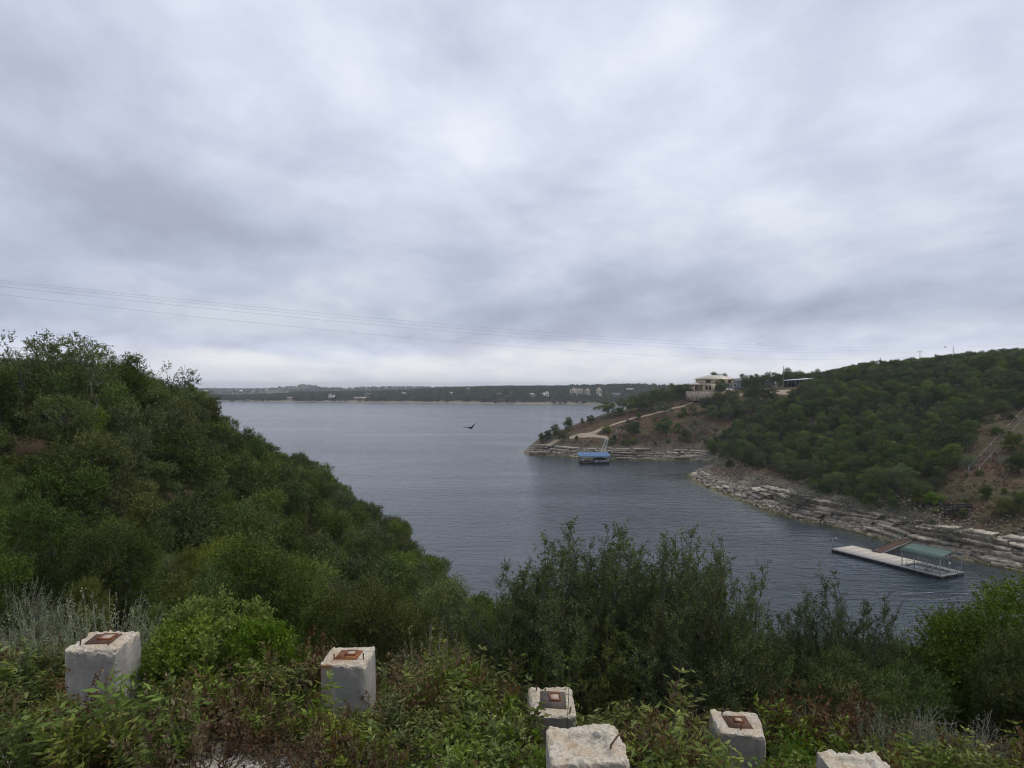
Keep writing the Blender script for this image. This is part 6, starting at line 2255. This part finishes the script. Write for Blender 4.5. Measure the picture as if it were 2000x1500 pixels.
near_top("thicket", 1785, 1228, 13.4, "dark oak scrub at the right end of the row below the dock", 1.0, var=0)
near_top("near_juniper", 1992, 1140, 12.4, "large olive-green juniper at the right edge", 1.1, var=0)
near_top("near_juniper", 1912, 1202, 13.2, "olive-green juniper between oak scrub and the right edge", 0.95, var=1)
near_top("near_juniper", 1830, 1252, 14.6, "low olive juniper behind the oak scrub", 0.9, var=2)
near_top("near_juniper", 1990, 1250, 10.8, "dark low juniper in the lower right corner", 0.9, var=2)
near_top("near_oak", 1650, 1290, 11.6, "grey twiggy oak bush below the row of scrub", 1.1, var=0)
near_top("near_oak", 1790, 1300, 11.4, "dark twiggy oak bush left of the corner juniper", 1.1, var=1)
near_top("sage", 1560, 1362, 9.6, "grey-green wispy bush right of the right pier", 0.9, var=1)
near_top("sage", 1700, 1385, 9.0, "wispy sage bush above the rightmost pier", 0.9, var=0)
near_top("sage", 1790, 1372, 9.0, "wispy sage bush, second right of the rightmost pier", 0.9, var=1)
near_top("sage", 1885, 1400, 8.8, "wispy sage bush near the lower right corner", 1.0, var=0)
near_top("bright", 1285, 1432, 7.9, "vivid green small bush right of the nearest pier", 0.9, var=0)
near_top("bright", 1330, 1455, 7.9, "vivid green low bush left of the right pier", 0.9, var=1)
near_top("bright", 1545, 1452, 8.2, "low green bush right of the right pier's foot", 0.9, var=1)
near_top("bare", 1352, 1375, 9.2, "dead pale twigs leaning before the thicket", 0.9)
near_top("bare", 1690, 1300, 10.9, "dead pale branches inside the oak scrub", 1.1)
near_top("bare", 1900, 1370, 9.8, "dead pale twigs in the lower right shade", 0.9)

# young sapling stem in front of the leaning pier
sx, sy_ = (1108 - 1000) / F * 8.0, 8.0
sz_ = h1(near_h, sx, sy_)
sp = Plant(411)
top_ = np.array((0.02, 0.0, H0 + (HY - 1285) / F * 8.0 - sz_))
path = sp.curve((0, 0, -0.1), top_, 0.006, 0.003, 0, 0.03, 10, 5)
nn = 14
D_ = unit(np.stack([sp.g.normal(0, 1, nn), sp.g.normal(0, 1, nn), sp.g.uniform(0.2, 0.8, nn)], 1))
sp.leaves(path[sp.g.integers(5, 10, nn)], D_, np.full(nn, 0.14), 7, 0.035, 0.014)
w_, c_ = sp.meshes("sapling", M["bright"], M["bark"])
r_ = thing("sapling", "thin upright sapling stem in front of the leaning pier", "sapling", (sx, sy_, sz_))
link("stem", w_, r_)
link("foliage", c_, r_)

# weeds: leafy stems, brown below and green above; too many to count
WEEDS = []
for s_ in range(5):
    WEEDS.append(wands(420 + s_, 7, 0.72, 0.18, 36, 0.095, 0.024, 0.45, 1, 0.004, True, 0.02).joined("weed", M["weed"], M["bark"]))
for s_ in range(2):
    WEEDS.append(wands(430 + s_, 10, 0.5, 0.2, 22, 0.06, 0.03, 0.6, 2, 0.004, False, 0.02, 0.05).joined("weed", M["bright"], M["bark"]))
for s_ in range(3):
    WEEDS.append(wands(435 + s_, 9, 0.7, 0.2, 34, 0.05, 0.018, 0.4, 1, 0.004, False, 0.02, 0.1).joined("brown_weed", M["brownweed"], M["brownweed"]))
DRYP = []
for s_ in range(3):
    DRYP.append(wands(440 + s_, 34, 0.6, 0.22, 7, 0.22, 0.012, 0.6, 0, 0.003, False, -0.05, 0.0).joined("dry_tuft", M["dry"], M["dry"]))
g = np.random.default_rng(55)
x, y = jgrid(-8.5, 8.5, 6.2, 14.0, 0.23, 71)
z = near_h(x, y)
px, py = proj(x, y, z)
ok = np.ones(len(x), bool)
for X_, Y_, zt, s_ in PIERS:
    ok &= ~((np.abs(x - X_) < s_ * 0.5 + 0.1) & (np.abs(y - Y_) < s_ * 0.5 + 0.06))
    # growth stays low right in front of the piers
bare_spot = ((px > 370) & (px < 520) & (py > 1482)) | ((px < 40) & (py > 1470))
ok &= ~(bare_spot & (g.uniform(0, 1, len(x)) < 0.93))
ok &= (g.uniform(0, 1, len(x)) < np.where(y < 10, 0.95, 0.55)) & (np.abs(px - 1000) < 1150)
x, y, z, px = x[ok], y[ok], z[ok], px[ok]
sc = g.uniform(0.55, 1.4, len(x)) * np.clip(0.9 + 1.6 * fbm(x, y, 1.3, 91), 0.4, 1.5)
for X_, Y_, zt, s_ in PIERS:
    front = (np.abs(x - X_ * (y / Y_)) < s_ * 0.62) & (y < Y_) & (y > Y_ - 2.2)
    lim = zt - {0: 0.44, 1: 0.36, 2: 0.14, 3: 0.12, 4: 0.32, 5: 0.1}[PIERS.index((X_, Y_, zt, s_))]
    ztop_line = H0 + (lim - H0) * y / (Y_ - s_ / 2)
    sc = np.where(front, np.maximum((ztop_line - z) / 0.74, 0.12) * g.uniform(0.62, 1.02, len(x)), sc)
kind_n = fbm(x, y, 2.6, 95) + g.normal(0, 0.12, len(x))
ix = np.where(kind_n > 0.14, g.integers(5, 7, len(x)), g.integers(0, 5, len(x)))
dryw = g.uniform(0, 1, len(x)) < 0.02
ix = np.where(dryw, g.integers(10, 13, len(x)), ix)
brn = (fbm(x, y, 1.8, 97) + g.normal(0, 0.1, len(x))) > 0.1
ix = np.where(brn, g.integers(7, 10, len(x)), ix)
scatter("weeds", np.stack([x, y, z - 0.03], 1), g.uniform(0, 6.28, len(x)), sc, ix, WEEDS + DRYP, "leafy green weeds with brown lower leaves around the piers", "weeds")

# tall dry grass clump
near = [(545, 1242, 10.4), (530, 1255, 10.2), (560, 1250, 10.3), (520, 1262, 10.6)]
pts, scs = [], []
for px_, ty_, Y_ in near:
    for k in range(5):
        X_ = (px_ - 1000) / F * Y_ + g.normal(0, 0.08)
        yy = Y_ + g.normal(0, 0.1)
        zz = h1(near_h, X_, yy)
        pts.append((X_, yy, zz))
        scs.append((H0 + (HY - ty_) / F * Y_ - zz) / 0.6 * g.uniform(0.75, 1.0))
scatter("tall_dry_grass", pts, g.uniform(0, 6.28, len(pts)), scs, g.integers(0, 3, len(pts)), DRYP, "tall brown dry grass left of the rust-streaked pier", "grass")

# dry grass on the cleared slope and the point
x, y = jgrid(14, 125, 108, 345, 1.05, 73)
z = right_h(x, y)
px, py = proj(x, y, z)
CLR = [(1850, 830), (2030, 770), (2030, 1075), (1800, 1035), (1790, 985), (1880, 870)]
ok = (z > 2.4) & (in_poly(px, py, CLR) | in_poly(px, py, SLOPE) | ((py < 935) & (py > 885) & (px > 1390) & (px < 1560)))
ok &= vnoise(x, y, 6, 44) > 0.35
x, y, z = x[ok], y[ok], z[ok]
scatter("dry_grass", np.stack([x, y, z], 1), g.uniform(0, 6.28, len(x)), g.uniform(0.4, 1.5, len(x)), g.integers(0, 3, len(x)), DRYP, "reddish-brown dry grass on the open slopes across the cove", "grass")

near_top("juniper", 48, 862, 38, "bushy juniper at the left edge halfway up the slope", 1.2, hmax=4.0)
near_top("juniper", 20, 900, 34, "low juniper at the left edge under the bushy one", 1.2, hmax=3.2)

# ------------------------------------------------------------------ haze
hz, t, out = new_mat("haze_air")
pv = t.nodes.new("ShaderNodeVolumePrincipled")
pv.inputs["Color"].default_value = (0.86, 0.91, 1.0, 1)
pv.inputs["Density"].default_value = 0.00013
pv.inputs["Anisotropy"].default_value = 0.2
t.links.new(pv.outputs[0], out.inputs["Volume"])
hb_ = MB().box((0, 4700, 43), (19000, 11000, 98))
o = hb_.build("haze", hz)
tag(o, kind="stuff", label="thin pale air haze over the whole lake", cat="haze")
